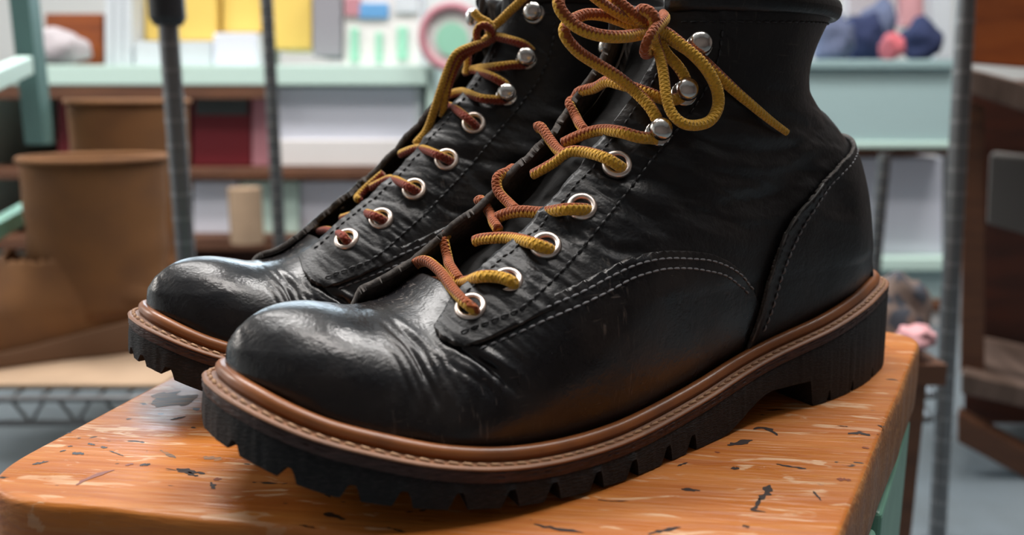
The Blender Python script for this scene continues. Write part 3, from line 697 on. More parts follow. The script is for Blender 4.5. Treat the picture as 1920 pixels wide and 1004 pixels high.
        for L in laces:
            P = catmull(np.array(L), 10); P = resample(P, max(12, int(arclen(P)[-1]/.7)))
            for _ in range(3): P[1:-1] = .5*P[1:-1]+.25*(P[2:]+P[:-2])
            rr = np.full(len(P), 2.05 if s.near else 1.9)
            if s.near and L is laces[16]: rr *= np.interp(np.linspace(0, 1, len(P)), [0, .45, .75, 1], [1, 1, .78, .6])
            V, F, U = tube(P, rr, 14, flat=.86); mb.add(V, F, U)
        mb.obj('lace', lacemat, s.root, scale=.001, auto=None, uv=True)
    def sole(s):
        n = 1080; A, Nn = outline(s.near, n)
        # smooth the station heights with extra care at the toe
        u = A[:, 0]; top = zw(u); bot = zb(u)
        cum = np.r_[0, np.cumsum(np.linalg.norm(np.roll(A, -1, 0)-A, axis=1))][:n]; tot = cum[-1]+np.linalg.norm(A[0]-A[-1])
        def sweep(name, prof, mt, close_top=None, close_bot=None, auto=40):
            """prof rows: (inward offset, z array)"""
            V = []; F = []
            for off, z in prof:
                Q = A-Nn*off if np.ndim(off) == 0 else A-Nn*np.asarray(off)[:, None]
                V += [(Q[i, 0], Q[i, 1], z[i]) for i in range(n)]
            k = len(prof)
            for a in range(k-1):
                for i in range(n):
                    j = (i+1) % n; F.append((a*n+i, a*n+j, (a+1)*n+j, (a+1)*n+i))
            if close_bot: F.append(tuple(range((k-1)*n, k*n)))
            if close_top: F.append(tuple(range(n-1, -1, -1)))
            return mesh_obj(name, V, F, mt, s.root, autosmooth=auto)
        jag = .18*vnoise(np.stack([cum*.8, cum*0, cum*0], 1), 7)
        # welt: flat strip with rounded edge and a shallow stitch groove
        sweep('welt', [(11, top-.2), (4.6, top-.1), (3.6, top-.5), (2.6, top-.65), (1.2, top-.45), (.35, top-.6), (0, top-1.0), (0.1, top-1.5), (.6, top-1.7), (11, top-1.7)], M_WELT)
        # rolled bead between welt and upper
        Q = A-Nn*6.1; P = np.c_[Q, top+1.0]
        P = P[::3]; nn3 = np.c_[Nn[::3], np.zeros(len(P))]
        V, F, U = tube(P, 2.3, 12, closed=True, cap=False, N0=nn3, flat=1.0); mesh_obj('welt_bead', V, F, M_BEAD, s.root)
        # welt stitches, slanted fat thread
        Q = resample(np.c_[A-Nn*2.0, top-.42], int(tot/4.1), True); m_ = len(Q); mb = MB()
        Nr = resample(Nn, m_, True) if False else None
        for i in range(m_):
            a = Q[i]; b = Q[(i+1) % m_]; d = b-a; nrm = np.array([-d[1], d[0], 0]); nrm /= np.linalg.norm(nrm)+1e-9
            c0 = a+d*.08+nrm*.35; c1 = a+d*.95-nrm*.35
            pts = [c0+[0, 0, -.55], c0*.75+c1*.25+[0, 0, .1], c0*.25+c1*.75+[0, 0, .1], c1+[0, 0, -.55]]
            V, F, U = tube(np.array(pts), np.array([.3, .58, .58, .3]), 7); mb.add(V, F)
        mb.obj('welt_stitching', M_WSTITCH, s.root, scale=.001, auto=None)
        mt_ = 1.7; ml = 3.4
        sweep('midsole', [(12, top-mt_), (.4, top-mt_), (.05+jag, top-mt_-.5), (.25-jag, top-mt_-1.2), (0+jag, top-mt_-1.9), (.3, top-mt_-ml), (12, top-mt_-ml)], M_MID)
        # outsole with lugs cut into its edge
        o0 = top-mt_-ml
        shank = 10.3*sstep(u, 96.5, 99)*sstep(u, 150, 118)
        heel = u < 98
        bz = np.maximum(bot, shank)
        # notch profile: list of arc positions
        if s.near: pts = NOTCH+[(282, -37), (268, -41.5), (252, -44), (236, -44.5), (218, -43.5), (200, -41), (182, -38.5), (164, -35.5), (86, -34), (68, -32), (44, -27), (22, 14), (22, -14)]
        else: pts = [(310, 3), (307.5, 12.5), (300, 21.8), (288, 31.5), (274, 38), (258, 42), (240, 43.5), (222, 43.5), (204, 41.5), (186, 38.5), (168, 36), (88, 34), (70, 32)]+[(a, -b) for a, b in NOTCH[1:]]
        depth = np.zeros(n)
        for (nu, nv) in pts:
            i0 = np.argmin((A[:, 0]-nu)**2+(A[:, 1]-nv)**2); dd = (cum-cum[i0]+tot/2) % tot-tot/2
            sg = 1. if A[(i0+4) % n, 0] > A[i0-4, 0] else -1.
            ds = dd*sg; hw = 1.1 if nu > 120 else .5; sl = 2.6 if nu > 120 else 1.2
            dh = np.interp(nu, [20, 90, 160, 220, 285, 310], [4.5, 4.5, 5.6, 5.6, 4.4, 3.4])
            prof = np.where(ds > 0, np.clip((hw+sl-ds)/sl, 0, 1), np.clip((hw+.5+ds)/.5, 0, 1))
            depth = np.maximum(depth, prof*dh)
        groove = (depth > 0)
        b1 = np.minimum(bz+depth, o0-1.5)
        root_ = np.minimum(np.maximum(bz+6, 6.), o0-1.0)
        rough = .25*vnoise(np.stack([cum*.55, cum*0, cum*0], 1), 12)
        fl = -.9
        rows = [(12, o0), (.35, o0), (.1+jag, o0-.4)]
        for t in (.25, .5, .75): rows.append((fl*t+rough*.5, o0*(1-t)+b1*t))
        rows += [(fl+.1+rough*.4, b1+.35), (fl+.6, b1)]
        inner = 15.
        rows += [(inner, np.where(groove, b1, bz)), (inner+.5, root_)]
        V = []; F = []
        for off, z in rows:
            off = np.broadcast_to(off, (n,)); Q = A-Nn*off[:, None]; V += [(Q[i, 0], Q[i, 1], z[i]) for i in range(n)]
        k = len(rows)
        for a in range(k-1):
            for i in range(n):
                j = (i+1) % n; F.append((a*n+i, a*n+j, (a+1)*n+j, (a+1)*n+i))
        F.append(tuple(range((k-1)*n, k*n)))
        F.append(tuple(range(n-1, -1, -1)))
        mesh_obj('outsole', V, F, M_RUBBER, s.root, autosmooth=38)

near_boot = Boot(True, (43.0732838, 315.066431, 3.69798491), 1.0, 'nearer black leather lace-up work boot with gold bow laces, its whole side in view')
near_boot.sole(); near_boot.build(NEAR_LACE, M_LACE_N, EYE, HOOK)
far_boot = Boot(False, (-11.24422, 388.43942, FAR_YAW), 1.1, 'farther black leather work boot with dark red-brown laces, half hidden behind the other boot')
far_boot.sole(); far_boot.build(FAR_LACE, M_LACE_F, EYE_F, HOOK_F)
# ------------------------------------------------------------------ stool
def wood(name, c1, c2, c3, ang=0., spots=True, rough=.38):
    m = bpy.data.materials.new(name); m.use_nodes = True; nt = m.node_tree; b = nt.nodes['Principled BSDF']; L = nt.links
    tc = nt.nodes.new('ShaderNodeTexCoord')
    mp = nt.nodes.new('ShaderNodeMapping'); mp.inputs['Rotation'].default_value = (0, 0, ang); L.new(tc.outputs['Object'], mp.inputs[0])
    def noise(scale, st, detail=6, dist=0.):
        q = nt.nodes.new('ShaderNodeMapping'); q.inputs['Scale'].default_value = st; L.new(mp.outputs[0], q.inputs[0])
        n = nt.nodes.new('ShaderNodeTexNoise'); n.inputs['Scale'].default_value = scale; n.inputs['Detail'].default_value = detail; n.inputs['Distortion'].default_value = dist
        L.new(q.outputs[0], n.inputs[0]); return n.outputs[0]
    def rng(s, a, c, lo=0., hi=1.):
        r = nt.nodes.new('ShaderNodeMapRange'); r.inputs[1].default_value = a; r.inputs[2].default_value = c; r.inputs[3].default_value = lo; r.inputs[4].default_value = hi
        L.new(s, r.inputs[0]); return r.outputs[0]
    def mix(f, a, c):
        x = nt.nodes.new('ShaderNodeMix'); x.data_type = 'RGBA'; L.new(f, x.inputs[0])
        for i, v in ((6, a), (7, c)):
            if isinstance(v, tuple): x.inputs[i].default_value = (*v, 1)
            else: L.new(v, x.inputs[i])
        return x.outputs[2]
    g1 = noise(16, (1, 9, 9), 6, .6); g2 = noise(60, (.6, 8, 8), 5, .2)
    col = mix(rng(g1, .35, .68), c1, c2); col = mix(rng(g2, .48, .75, 0, .55), col, c3)
    bl = noise(11, (1, 1, 1), 3); col = mix(rng(bl, .5, .8, 0, .35), col, (c2[0]*.6, c2[1]*.5, c2[2]*.45))
    if spots:
        # pale worn scratches along the grain and small dark paint specks
        sc = rng(noise(46, (1.0, 4.2, 1), 8, 1.0), .59, .64); bm = rng(noise(13, (1, 1, 1), 2), .40, .54)
        mm = nt.nodes.new('ShaderNodeMath'); mm.operation = 'MULTIPLY'; L.new(sc, mm.inputs[0]); L.new(bm, mm.inputs[1])
        col = mix(rng(mm.outputs[0], 0, 1, 0, .75), col, (.62, .40, .24))
        sp = rng(noise(120, (.8, 1.6, 1), 2, .4), .715, .735); col = mix(sp, col, (.035, .018, .012))
    L.new(col, b.inputs['Base Color'])
    L.new(rng(noise(30, (1, 3, 1), 5), .3, .7, rough-.12, rough+.16), b.inputs['Roughness'])
    b.inputs['Coat Weight'].default_value = .06; b.inputs['Coat Roughness'].default_value = .2; b.inputs['Specular IOR Level'].default_value = .32
    bp = nt.nodes.new('ShaderNodeBump'); bp.inputs['Strength'].default_value = .5; bp.inputs['Distance'].default_value = .0008
    ad = nt.nodes.new('ShaderNodeMath'); ad.operation = 'ADD'; L.new(g2, ad.inputs[0]); L.new(noise(90, (.5, 5, 5), 4), ad.inputs[1])
    L.new(ad.outputs[0], bp.inputs['Height']); L.new(bp.outputs[0], b.inputs['Normal'])
    return m
M_WOOD = wood('orange_pine', (.47, .155, .026), (.36, .10, .016), (.52, .22, .055), ang=.12)
M_WEDGE = wood('orange_pine_edge', (.34, .135, .035), (.24, .08, .02), (.52, .27, .11), ang=.12, spots=False, rough=.6)
M_MINT = mat('mint_paint', (.20, .44, .32), .45, bump=(60, .2, .001, (1, 1, .3)), noise=(25, (.14, .34, .25), .4, .7, None))
M_STAIN = mat('dark_paint_stain', (.025, .014, .012), .45)
M_STAINR = mat('brown_stain', (.20, .045, .015), .45)
M_SMEAR = mat('grey_smear_shade', (.10, .075, .06), .5, noise=(300, (.30, .13, .05), .4, .6, (.4, 3, 1)))
def round_poly(C, R, k=10):
    out = []; n = len(C)
    for i in range(n):
        p = np.array(C[i], float); a = np.array(C[i-1], float)-p; c = np.array(C[(i+1) % n], float)-p
        r = R[i]; a /= np.linalg.norm(a); c /= np.linalg.norm(c)
        p0 = p+a*r; p1 = p+c*r
        for t in np.linspace(0, 1, k): out.append((1-t)**2*p0+2*t*(1-t)*p+t*t*p1)
    return np.array(out)
stool = empty('wooden_stool', (0, .33, 0), 0, 'worn orange wooden stool with mint green legs carrying the two black boots', 'stool')
SC = [(-168, 236), (76, 189), (205, 409), (-96, 560)]
RP = round_poly(SC, [30, 26, 20, 40]); RP = resample(RP, 300, True)
for _ in range(3): RP = .5*RP+.25*(np.roll(RP, 1, 0)+np.roll(RP, -1, 0))
T_ = np.roll(RP, -1, 0)-np.roll(RP, 1, 0); T_ /= np.linalg.norm(T_, axis=1)[:, None]; NO = np.stack([T_[:, 1], -T_[:, 0]], 1)
def seat():
    # rows: (outward offset, z) ; plank is 30 mm thick, its edge slightly undercut and eased
    rows = [(-2.2, 0), (-.9, -.4), (-.2, -1.3), (.2, -3), (.6, -8), (.7, -20), (.5, -30), (-.6, -34), (-3, -36)]
    V = []; F = []; n = len(RP); wob = .5*vnoise(np.c_[np.arange(n)*.16, np.zeros(n), np.zeros(n)], 5)
    for r, (o, z) in enumerate(rows):
        w = wob*(1 if 1 < r < 8 else .3)
        Q = RP+NO*(o+w)[:, None]; V += [(q[0], q[1]-330, TOP*1000+z) for q in Q]
    k = len(rows)
    for a in range(k-1):
        for i in range(n):
            j = (i+1) % n; F.append((a*n+i, (a+1)*n+i, (a+1)*n+j, a*n+j))
    F.append(tuple(range(n))); F.append(tuple(range(k*n-1, (k-1)*n-1, -1)))
    o = mesh_obj('seat', V, F, M_WOOD, stool, autosmooth=50)
    o.data.materials.append(M_WEDGE)
    for p in o.data.polygons:
        if p.normal.z > .75 or len(p.vertices) > 4: continue
        p.material_index = 1 if (p.center.x > .07 and p.normal.x > .3) else 0
seat()
def board(name, a, b, t, z0, z1, tap, mt, parent):
    """upright plank from plan point a to b (mm), thickness t, tapering by tap at the foot"""
    a = np.array(a, float); b = np.array(b, float); d = (b-a)/np.linalg.norm(b-a); nn = np.array([-d[1], d[0]])
    mb = MB(); V = []
    for z, s_, sh in ((z0, tap, 6), (z1, 0, 0)):
        for q in (a+d*s_-nn*t/2, b-d*s_-nn*t/2, b-d*s_+nn*t/2, a+d*s_+nn*t/2): V.append((q[0], q[1]-330, z))
    mb.add(V, [(0, 3, 2, 1), (4, 5, 6, 7), (0, 1, 5, 4), (1, 2, 6, 5), (2, 3, 7, 6), (3, 0, 4, 7)])
    return mb.obj(name, mt, parent, smooth=False, scale=.001, auto=None, bevel=.0025)
ZT = TOP*1000-35.5
board('leg', (183, 394), (128, 297), 22, 0, ZT, -12, M_MINT, stool)
board('leg', (122, 287), (78, 211), 22, 0, ZT, -3, M_MINT, stool)
board('leg', (-148, 262), (-138, 312), 22, 0, ZT, -6, M_MINT, stool)
board('leg', (-112, 450), (-98, 510), 22, 0, ZT, -6, M_MINT, stool)
board('stretcher', (-128, 300), (110, 262), 18, 110, 150, 0, M_MINT, stool)
board('stretcher', (-96, 480), (140, 352), 18, 110, 150, 0, M_MINT, stool)
# paint marks on the seat, plus one smear of painted shade
def floor_pt(px, py, z=0.):
    d = _F+cam_r*((px-960)/CAM_F)-cam_u*((py-502)/CAM_F); t = (TOP+z-CAMPOS.z)/d.z; return CAMPOS+d*t
def stains(name, items, mt, z):
    for k, it in enumerate(items):
        mb = MB()
        pts = np.array([[(q := floor_pt(x, y)).x*1000, q.y*1000] for x, y in it[0]]); w = it[1]
        P = catmull(pts, 8) if len(pts) > 2 else np.linspace(pts[0], pts[-1], 16)
        P = resample(P, 40); T = np.gradient(P, axis=0); T /= np.linalg.norm(T, axis=1)[:, None]+1e-9; Nn = np.stack([-T[:, 1], T[:, 0]], 1)
        t = np.linspace(0, 1, 40); wd = w*np.sqrt(np.clip(1-(2*t-1)**2, 0, 1))*(.75+.55*vnoise(np.c_[t*9+k*7, t*0, t*0], 3))
        wd2 = w*np.sqrt(np.clip(1-(2*t-1)**2, 0, 1))*(.75+.55*vnoise(np.c_[t*9+k*7, t*0+5, t*0], 3))
        V = [(a[0], a[1]-330, TOP*1000+z) for a in P+Nn*wd[:, None]]+[(a[0], a[1]-330, TOP*1000+z) for a in P-Nn*wd2[:, None]]
        mb.add(V, [(i, i+1, 41+i, 40+i) for i in range(39)]); mb.obj(name, mt, stool, smooth=False, scale=.001, auto=None)
stains('paint_stain', [([(1364,836),(1388,831),(1411,826)], 1.9), ([(1455,871),(1482,876),(1512,880)], 1.0), ([(1277,918),(1313,921)], 1.0), ([(1443,910),(1437,925),(1422,938)], 1.6), ([(1424,935),(1418,950),(1412,958),(1436,961)], .8),
  ([(1000,984),(1040,992),(1095,1000)], .9), ([(1215,1003),(1245,995),(1277,990)], .9), ([(1412,806),(1436,803),(1458,818)], 1.3), ([(1590,815),(1612,812),(1632,818)], 1.5), ([(1525,922),(1540,940)], .5), ([(1392,986),(1406,990)], .8),
  ([(1570,799),(1590,801)], .5), ([(1645,798),(1660,802)], .6), ([(330,880),(355,884),(384,890)], 1.3), ([(345,886),(372,894)], .9), ([(190,838),(200,841)], .8), ([(165,832),(178,836)], .7), ([(127,838),(136,838)], .6), ([(135,850),(158,853)], 1.1),
  ([(144,823),(152,822)], .5), ([(125,812),(134,812)], .4), ([(112,848),(124,845)], .5), ([(60,872),(75,869),(92,866)], .9), ([(395,905),(402,918)], 1.0), ([(262,873),(282,872)], 1.2), ([(236,787),(247,786)], .6), ([(318,788),(348,782)], .8),
  ([(205,846),(232,856)], .4), ([(1370,880),(1386,878)], .9), ([(1120,938),(1150,941),(1180,940)], .35), ([(560,985),(590,990)], .4), ([(725,990),(760,1000)], .5), ([(1270,875),(1290,868)], .5)], M_STAIN, .10)
stains('brown_stain', [([(142,911),(170,896),(215,882)], 1.3), ([(235,874),(250,870)], 1.2), ([(400,900),(416,899)], 1.0), ([(1568,899),(1596,902)], 1.3), ([(1616,840),(1630,842)], .9), ([(1340,848),(1350,850)], .6)], M_STAINR, .12)
stains('grey_smear_shade', [([(296,738),(330,752),(352,760)], 9), ([(380,858),(405,861),(415,863)], 2.2), ([(330,860),(300,845)], .8)], M_SMEAR, .06)  # broad first smear paints grey shade and reflection; the small ones are marks

# ------------------------------------------------------------------ room
def setting(name, lo, hi, mt):
    mb = MB(); mb.box(lo, hi); o = mb.obj(name, mt, None, smooth=False, auto=None); o['kind'] = 'structure'; return o
M_FLOOR = mat('grey_floor', (.15, .18, .20), .5, noise=(6, (.11, .13, .14), .4, .7, None))
M_WALL = mat('cream_wall', (.78, .78, .76), .8)
M_DWALL = mat('dark_panel_wall', (.12, .095, .085), .7)
M_CEIL = mat('white_ceiling', (.7, .7, .7), .9)
setting('floor', (-2.6, -1.6, -.05), (2.6, 3.4, 0), M_FLOOR)
setting('ceiling', (-2.6, -1.6, 2.6), (2.6, 3.4, 2.65), M_CEIL)
setting('wall_left', (-2.65, -1.6, 0), (-2.6, 3.4, 2.6), M_WALL)
setting('wall_right', (2.6, -1.6, 0), (2.65, 3.4, 2.6), M_DWALL)
setting('wall_front', (-2.6, -1.65, 0), (2.6, -1.6, 2.6), M_DWALL)
mb = MB()
for lo, hi in (((-2.6, 3.4, 0), (2.6, 3.5, .9)), ((-2.6, 3.4, 1.75), (2.6, 3.5, 2.6)), ((-2.6, 3.4, .9), (-2.0, 3.5, 1.75)), ((1.4, 3.4, .9), (2.6, 3.5, 1.75))): mb.box(lo, hi)
mb.obj('wall_back', M_WALL, None, smooth=False, auto=None)['kind'] = 'structure'
M_FRAME = mat('white_frame', (.7, .7, .68), .5)
M_GLASS = bpy.data.materials.new('window_glass'); M_GLASS.use_nodes = True
_b = M_GLASS.node_tree.nodes['Principled BSDF']; _b.inputs['Transmission Weight'].default_value = 1; _b.inputs['Roughness'].default_value = 0; _b.inputs['IOR'].default_value = 1.02
mb = MB()
for lo, hi in (((-2.0, 3.42, .9), (1.4, 3.47, .95)), ((-2.0, 3.42, 1.7), (1.4, 3.47, 1.75)), ((-2.0, 3.42, .95), (-1.94, 3.47, 1.7)), ((1.34, 3.42, .95), (1.4, 3.47, 1.7)), ((-.33, 3.42, .95), (-.27, 3.47, 1.7))): mb.box(lo, hi)
w1 = mb.obj('window_1', M_FRAME, None, smooth=False, auto=None); w1['kind'] = 'structure'
mb = MB(); mb.box((-1.94, 3.44, .95), (1.34, 3.444, 1.7)); mb.obj('pane', M_GLASS, w1, smooth=False, auto=None)
mb = MB()
for lo, hi in (((-2.6, .65, 1.2), (-2.54, .71, 2.3)), ((-2.6, 1.4, 1.2), (-2.54, 1.46, 2.3)), ((-2.6, .65, 1.2), (-2.54, 1.46, 1.26)), ((-2.6, .65, 2.24), (-2.54, 1.46, 2.3))): mb.box(lo, hi)
mb.obj('window_2', M_FRAME, None, smooth=False, auto=None)['kind'] = 'structure'
for lx, ly in ((.9, 1.25), (-.9, 1.25), (.1, .45)):
    r = empty('ceiling_lamp', (lx, ly, 2.515), 0, {.9: 'ceiling lamp over the right side of the shop', -.9: 'ceiling lamp over the shelves at the left', .1: 'ceiling lamp over the stool'}[lx], 'lamp', 'ceiling lamps')
    mb = MB(); mb.box((-.62, -.2, .0), (.62, .2, .084)); mb.obj('housing', M_FRAME, r, smooth=False, auto=None)

# ------------------------------------------------------------------ background things
def prism(name, px, Y, depth, mt, parent=None, bevel=.003, skew=0.):
    if skew == 'ray': skew = depth*(sum(p[0] for p in px)/len(px)-960)/CAM_F
    """solid whose front outline is given by points of the plane y=Y, extruded backwards by depth"""
    P = [at(x, y, Y) for x, y in px]; n = len(P); off = parent.location if parent else Vector((0, 0, 0))
    base = Vector((sum(p.x for p in P)/n, Y+depth/2, min(p.z for p in P)))
    V = [p-off for p in P]+[p+Vector((skew, depth, 0))-off for p in P]
    o0 = None if parent else base
    if o0 is not None: V = [v-base for v in V]
    # orientation: front faces the camera
    ar = sum(P[i].x*P[(i+1) % n].z-P[(i+1) % n].x*P[i].z for i in range(n))
    idx = list(range(n)) if ar > 0 else list(range(n))[::-1]
    F = [tuple(idx), tuple(i+n for i in idx[::-1])]+[(idx[(k+1) % n], idx[k], idx[k]+n, idx[(k+1) % n]+n) for k in range(n)]
    mb = MB(); mb.add([tuple(v) for v in V], F); o = mb.obj(name, mt, parent, smooth=False, auto=None, bevel=bevel)
    if o0 is not None: o.location = base
    return o
def rect(name, x0, y0, x1, y1, Y, depth, mt, parent=None, **k): return prism(name, [(x0, y1), (x1, y1), (x1, y0), (x0, y0)], Y, depth, mt, parent, **k)
M_CHROME = mat('dull_chrome', (.20, .20, .205), .35, metal=.9)
M_RING = mat('ring_highlight', (.30, .30, .30), .3, metal=.9)  # post chrome made brighter, so the rings carry a painted highlight
M_DCHROME = mat('dark_steel', (.10, .105, .11), .4, metal=.6)
M_BLACK = mat('black_plastic', (.012, .012, .014), .4)
M_LMINT = mat('pale_mint_paint', (.58, .76, .69), .5)
M_TEAL = mat('teal_paint', (.11, .22, .21), .5)
M_AQUA = mat('aqua_drawer', (.40, .55, .56), .5)
M_AQUA2 = mat('aqua_drawer_edge', (.33, .47, .48), .5)
M_RED = mat('dark_red_card', (.16, .004, .012), .6)
M_PINK = mat('dusty_pink_card', (.50, .22, .26), .7)
M_WHITE = mat('white_card', (.74, .76, .86), .7)
M_WHITE2 = mat('warm_white_card', (.74, .71, .70), .7)
M_YEL = mat('yellow_card', (.78, .55, .13), .6)
M_GREY = mat('grey_card', (.28, .27, .30), .7)
M_DGREY = mat('dark_grey_card', (.06, .07, .07), .7)
M_LGREY = mat('light_grey_card', (.60, .64, .68), .7)
M_BWOOD = mat('brown_board', (.14, .055, .025), .6, noise=(10, (.09, .035, .018), .4, .7, (1, 1, 8)))
M_RWOOD = mat('red_brown_board', (.10, .026, .012), .6, noise=(8, (.05, .016, .01), .4, .7, (1, 1, 6)))
M_OWOOD = mat('orange_board', (.30, .075, .015), .5, noise=(8, (.16, .035, .01), .4, .7, (1, 1, 5)))
M_GWOOD = mat('weathered_board', (.17, .11, .085), .7, noise=(8, (.09, .055, .04), .4, .7, (4, 1, 1)))
M_TAN = mat('tan_suede', (.22, .095, .032), .85, noise=(18, (.17, .075, .03), .4, .7, None))
M_TANS = mat('tan_sole', (.14, .07, .035), .8)
M_CREAM = mat('cream_paper', (.42, .29, .19), .8, noise=(8, (.32, .22, .145), .4, .7, None))
M_NAVY = mat('navy_cloth', (.018, .028, .085), .9)
M_NAVY2 = mat('faded_blue_cloth', (.10, .12, .20), .9)
M_ROSE = mat('rose_cloth', (.45, .10, .12), .9)
M_PCLOTH = mat('pale_pink_cloth', (.62, .32, .34), .9)
M_BLUE = mat('blue_card', (.12, .33, .62), .6)
M_GRN = mat('green_card', (.30, .62, .46), .6)
M_CLOTH = mat('off_white_cloth', (.46, .42, .44), .9)
M_DARK = mat('dark_recess_board', (.02, .014, .012), .8)

# tall wooden shelving along the back, its boards and what stands on them
Yb = 2.0
case = empty('shelving_unit', (at(430, 500, Yb).x, Yb, 0), 0, 'long shelving unit with a pale mint top board behind the rack, full of boxes', 'shelf')
rect('shelf_board', -60, 122, 800, 160, Yb-.03, .45, M_LMINT, case)
rect('shelf_board', -60, 316, 800, 336, Yb-.02, .42, M_BWOOD, case)
rect('shelf_board', -60, 444, 800, 470, Yb-.02, .42, M_BWOOD, case)
rect('shelf_board', -60, 640, 800, 660, Yb-.02, .42, M_BWOOD, case)
rect('back_panel', -60, 160, 800, 900, Yb+.42, .02, M_RWOOD, case)
rect('side_panel', 800, 122, 816, 1020, Yb-.02, .45, M_LMINT, case)
rect('side_panel', -76, 122, -60, 1020, Yb-.02, .45, M_LMINT, case)
rect('trim_board', -60, 160, 500, 186, Yb-.028, .02, M_BWOOD, case)
ZA = at(430, 122, Yb-.03).z; ZB2 = at(430, 316, Yb-.02).z; ZC = at(430, 444, Yb-.02).z
def box(name, x0, y0, x1, y1, Y, d, mt, label, cat='box', group=None, on=None, **k):
    if on is None and Y >= Yb and y1 in (122, 316, 444): on = {122: ZA, 316: ZB2, 444: ZC}[y1]
    if on is not None:
        z = on+.001; y1 = 177+(CAMPOS.z-z)/Y*CAM_F*1.0
        y1 = next(yy for yy in np.arange(y1+60, y1-60, -.25) if at((x0+x1)/2, yy, Y).z >= z)
    return tag(rect(name, x0, y0, x1, y1, Y, d, mt, **k), label, cat, group)
box('cardboard_box', 84, 25, 192, 122, Yb+.05, .2, M_OWOOD, 'rust brown box standing at the left end of the mint shelf top')
for i, (a, b_) in enumerate(((196, 212), (214, 229), (231, 247))):
    box('binder', a, -30, b_, 122, Yb+.04, .22, M_LGREY, ['light grey binder, nearest to the rust brown box', 'light grey binder in the middle of its three', 'light grey binder next to the yellow folder'][i], 'binder', 'light grey binders on the mint shelf')
box('document_folder', 271, -40, 405, 76, Yb+.1, .2, M_YEL, 'wide yellow folder behind the steel post', 'folder')
box('document_folder', 500, -40, 584, 92, Yb+.1, .2, M_YEL, 'narrower yellow folder beside the dark grey file', 'folder')
box('document_folder', 417, -40, 496, 60, Yb+.12, .2, M_YEL, 'yellow folder behind the white paper pile', 'folder')
box('paper_pile', 400, 62, 482, 122, Yb+.02, .2, M_WHITE, 'pile of white papers before the yellow folder on the mint shelf', 'paper')
box('paper_pile', 252, 78, 398, 122, Yb+.03, .2, M_LGREY, 'low pale grey pile under the wide yellow folder', 'paper')
box('file_box', 586, -40, 640, 106, Yb+.05, .2, M_GREY, 'grey file box right of the yellow folders')
pb = box('parts_box', 644, -40, 786, 122, Yb+.06, .2, M_WHITE2, 'white box with pink, blue and green labels on the mint shelf')
for x0, y0, x1, y1, mm_ in ((646, -6, 676, 30, M_PINK), (672, 6, 728, 34, M_BLUE), (740, -8, 784, 24, M_LGREY), (656, 52, 672, 116, M_GRN), (704, 60, 716, 118, M_GRN), (744, 50, 764, 112, M_GRN)):
    rect('label', x0, y0, x1, y1, Yb+.052, .01, mm_, pb)
# round tin
c = at(848, 70, Yb-.05); tin = empty('round_tin', (c.x, c.y, c.z-.075), 0, 'round pinkish tin with a mint green lid centre beside the far boot laces', 'tin')
V, F, U = tube([(0, .0, .075), (0, .06, .075)], .066, 32); mb = MB(); mb.add(V, F); mb.obj('body', M_WHITE2, tin)
V, F, U = tube([(.066*math.cos(t), -.002, .075+.066*math.sin(t)) for t in np.linspace(0, 2*math.pi, 41)[:-1]], .010, 10, closed=True, cap=False); mb = MB(); mb.add(V, F); mb.obj('rim', M_PINK, tin)
V, F, U = tube([(0, -.006, .07), (0, .0, .07)], .036, 28); mb = MB(); mb.add(V, F); mb.obj('lid_centre', M_GRN, tin)
# soft heap: sphere pushed about
def heap(name, c, r, mt, label, cat, seed=1, flat=1., group=None):
    V = []; F = []; n, k = 18, 26
    for i in range(n+1):
        a = math.pi*i/n
        for j in range(k):
            b_ = 2*math.pi*j/k; d = np.array([math.sin(a)*math.cos(b_), math.sin(a)*math.sin(b_), math.cos(a)])
            V.append(d)
    V = np.array(V); w = 1+.28*vnoise(V*1.7+seed*3.1, seed)+.12*vnoise(V*4+seed, seed+1)
    V = V*np.array(r)*w[:, None]; V[:, 2] = np.maximum(V[:, 2], -r[2]*.8)
    for i in range(n):
        for j in range(k): F.append((i*k+j, (i+1)*k+j, (i+1)*k+(j+1) % k, i*k+(j+1) % k))
    o = mesh_obj(name, V, F, mt, None, scale=1.); o.location = c+Vector((0, 0, r[2]*.8)); return tag(o, label, cat, group)
heap('cloth_bag', at(112, 122, Yb-.0), (.062, .03, .042), M_CLOTH, 'off-white cloth bag before the rust brown box', 'bag', 4)
# second row
rb = box('storage_box', 108, 182, 358, 316, Yb+.05, .3, M_RED, 'dark red box behind the tan boots on the middle shelf')
rb = box('storage_box', 362, 176, 470, 316, Yb+.03, .3, M_RED, 'dark red box with a dark grey label right of the steel post')
rect('label', 366, 178, 464, 216, Yb+.022, .01, M_DGREY, rb)
box('storage_box', 472, 172, 508, 316, Yb+.03, .3, M_PINK, 'narrow dusty pink box beside the white carton')
wb = box('carton', 512, 152+12, 790, 316, Yb+.01, .3, M_WHITE, 'large white carton with a grey edge on the middle shelf')
rect('edge_band', 776, 165, 790, 312, Yb+.005, .01, M_LGREY, wb); rect('lower_band', 512, 262, 774, 312, Yb+.002, .01, M_WHITE2, wb)
box('carton', 362, 340, 446, 444, Yb+.02, .3, M_WHITE, 'white carton on the lower shelf left of the thin post')
box('carton', 450, 340, 560, 444, Yb+.02, .3, M_LMINT, 'pale mint carton on the lower shelf right of the thin post')
box('carton', 563, 340, 720, 444, Yb+.03, .3, M_WHITE, 'bluish white carton on the lower shelf under the white one')
c = at(452, 470, Yb-.13); V, F, U = tube([(0, 0, 0), (0, 0, .125)], .037, 24); o = MB(); o.add(V, F); o = o.obj('paper_roll', M_CREAM, None); o.location = (c.x, c.y+.05, at(452, 444, Yb).z+.0)
tag(o, 'cream paper roll standing before the mint carton', 'roll')

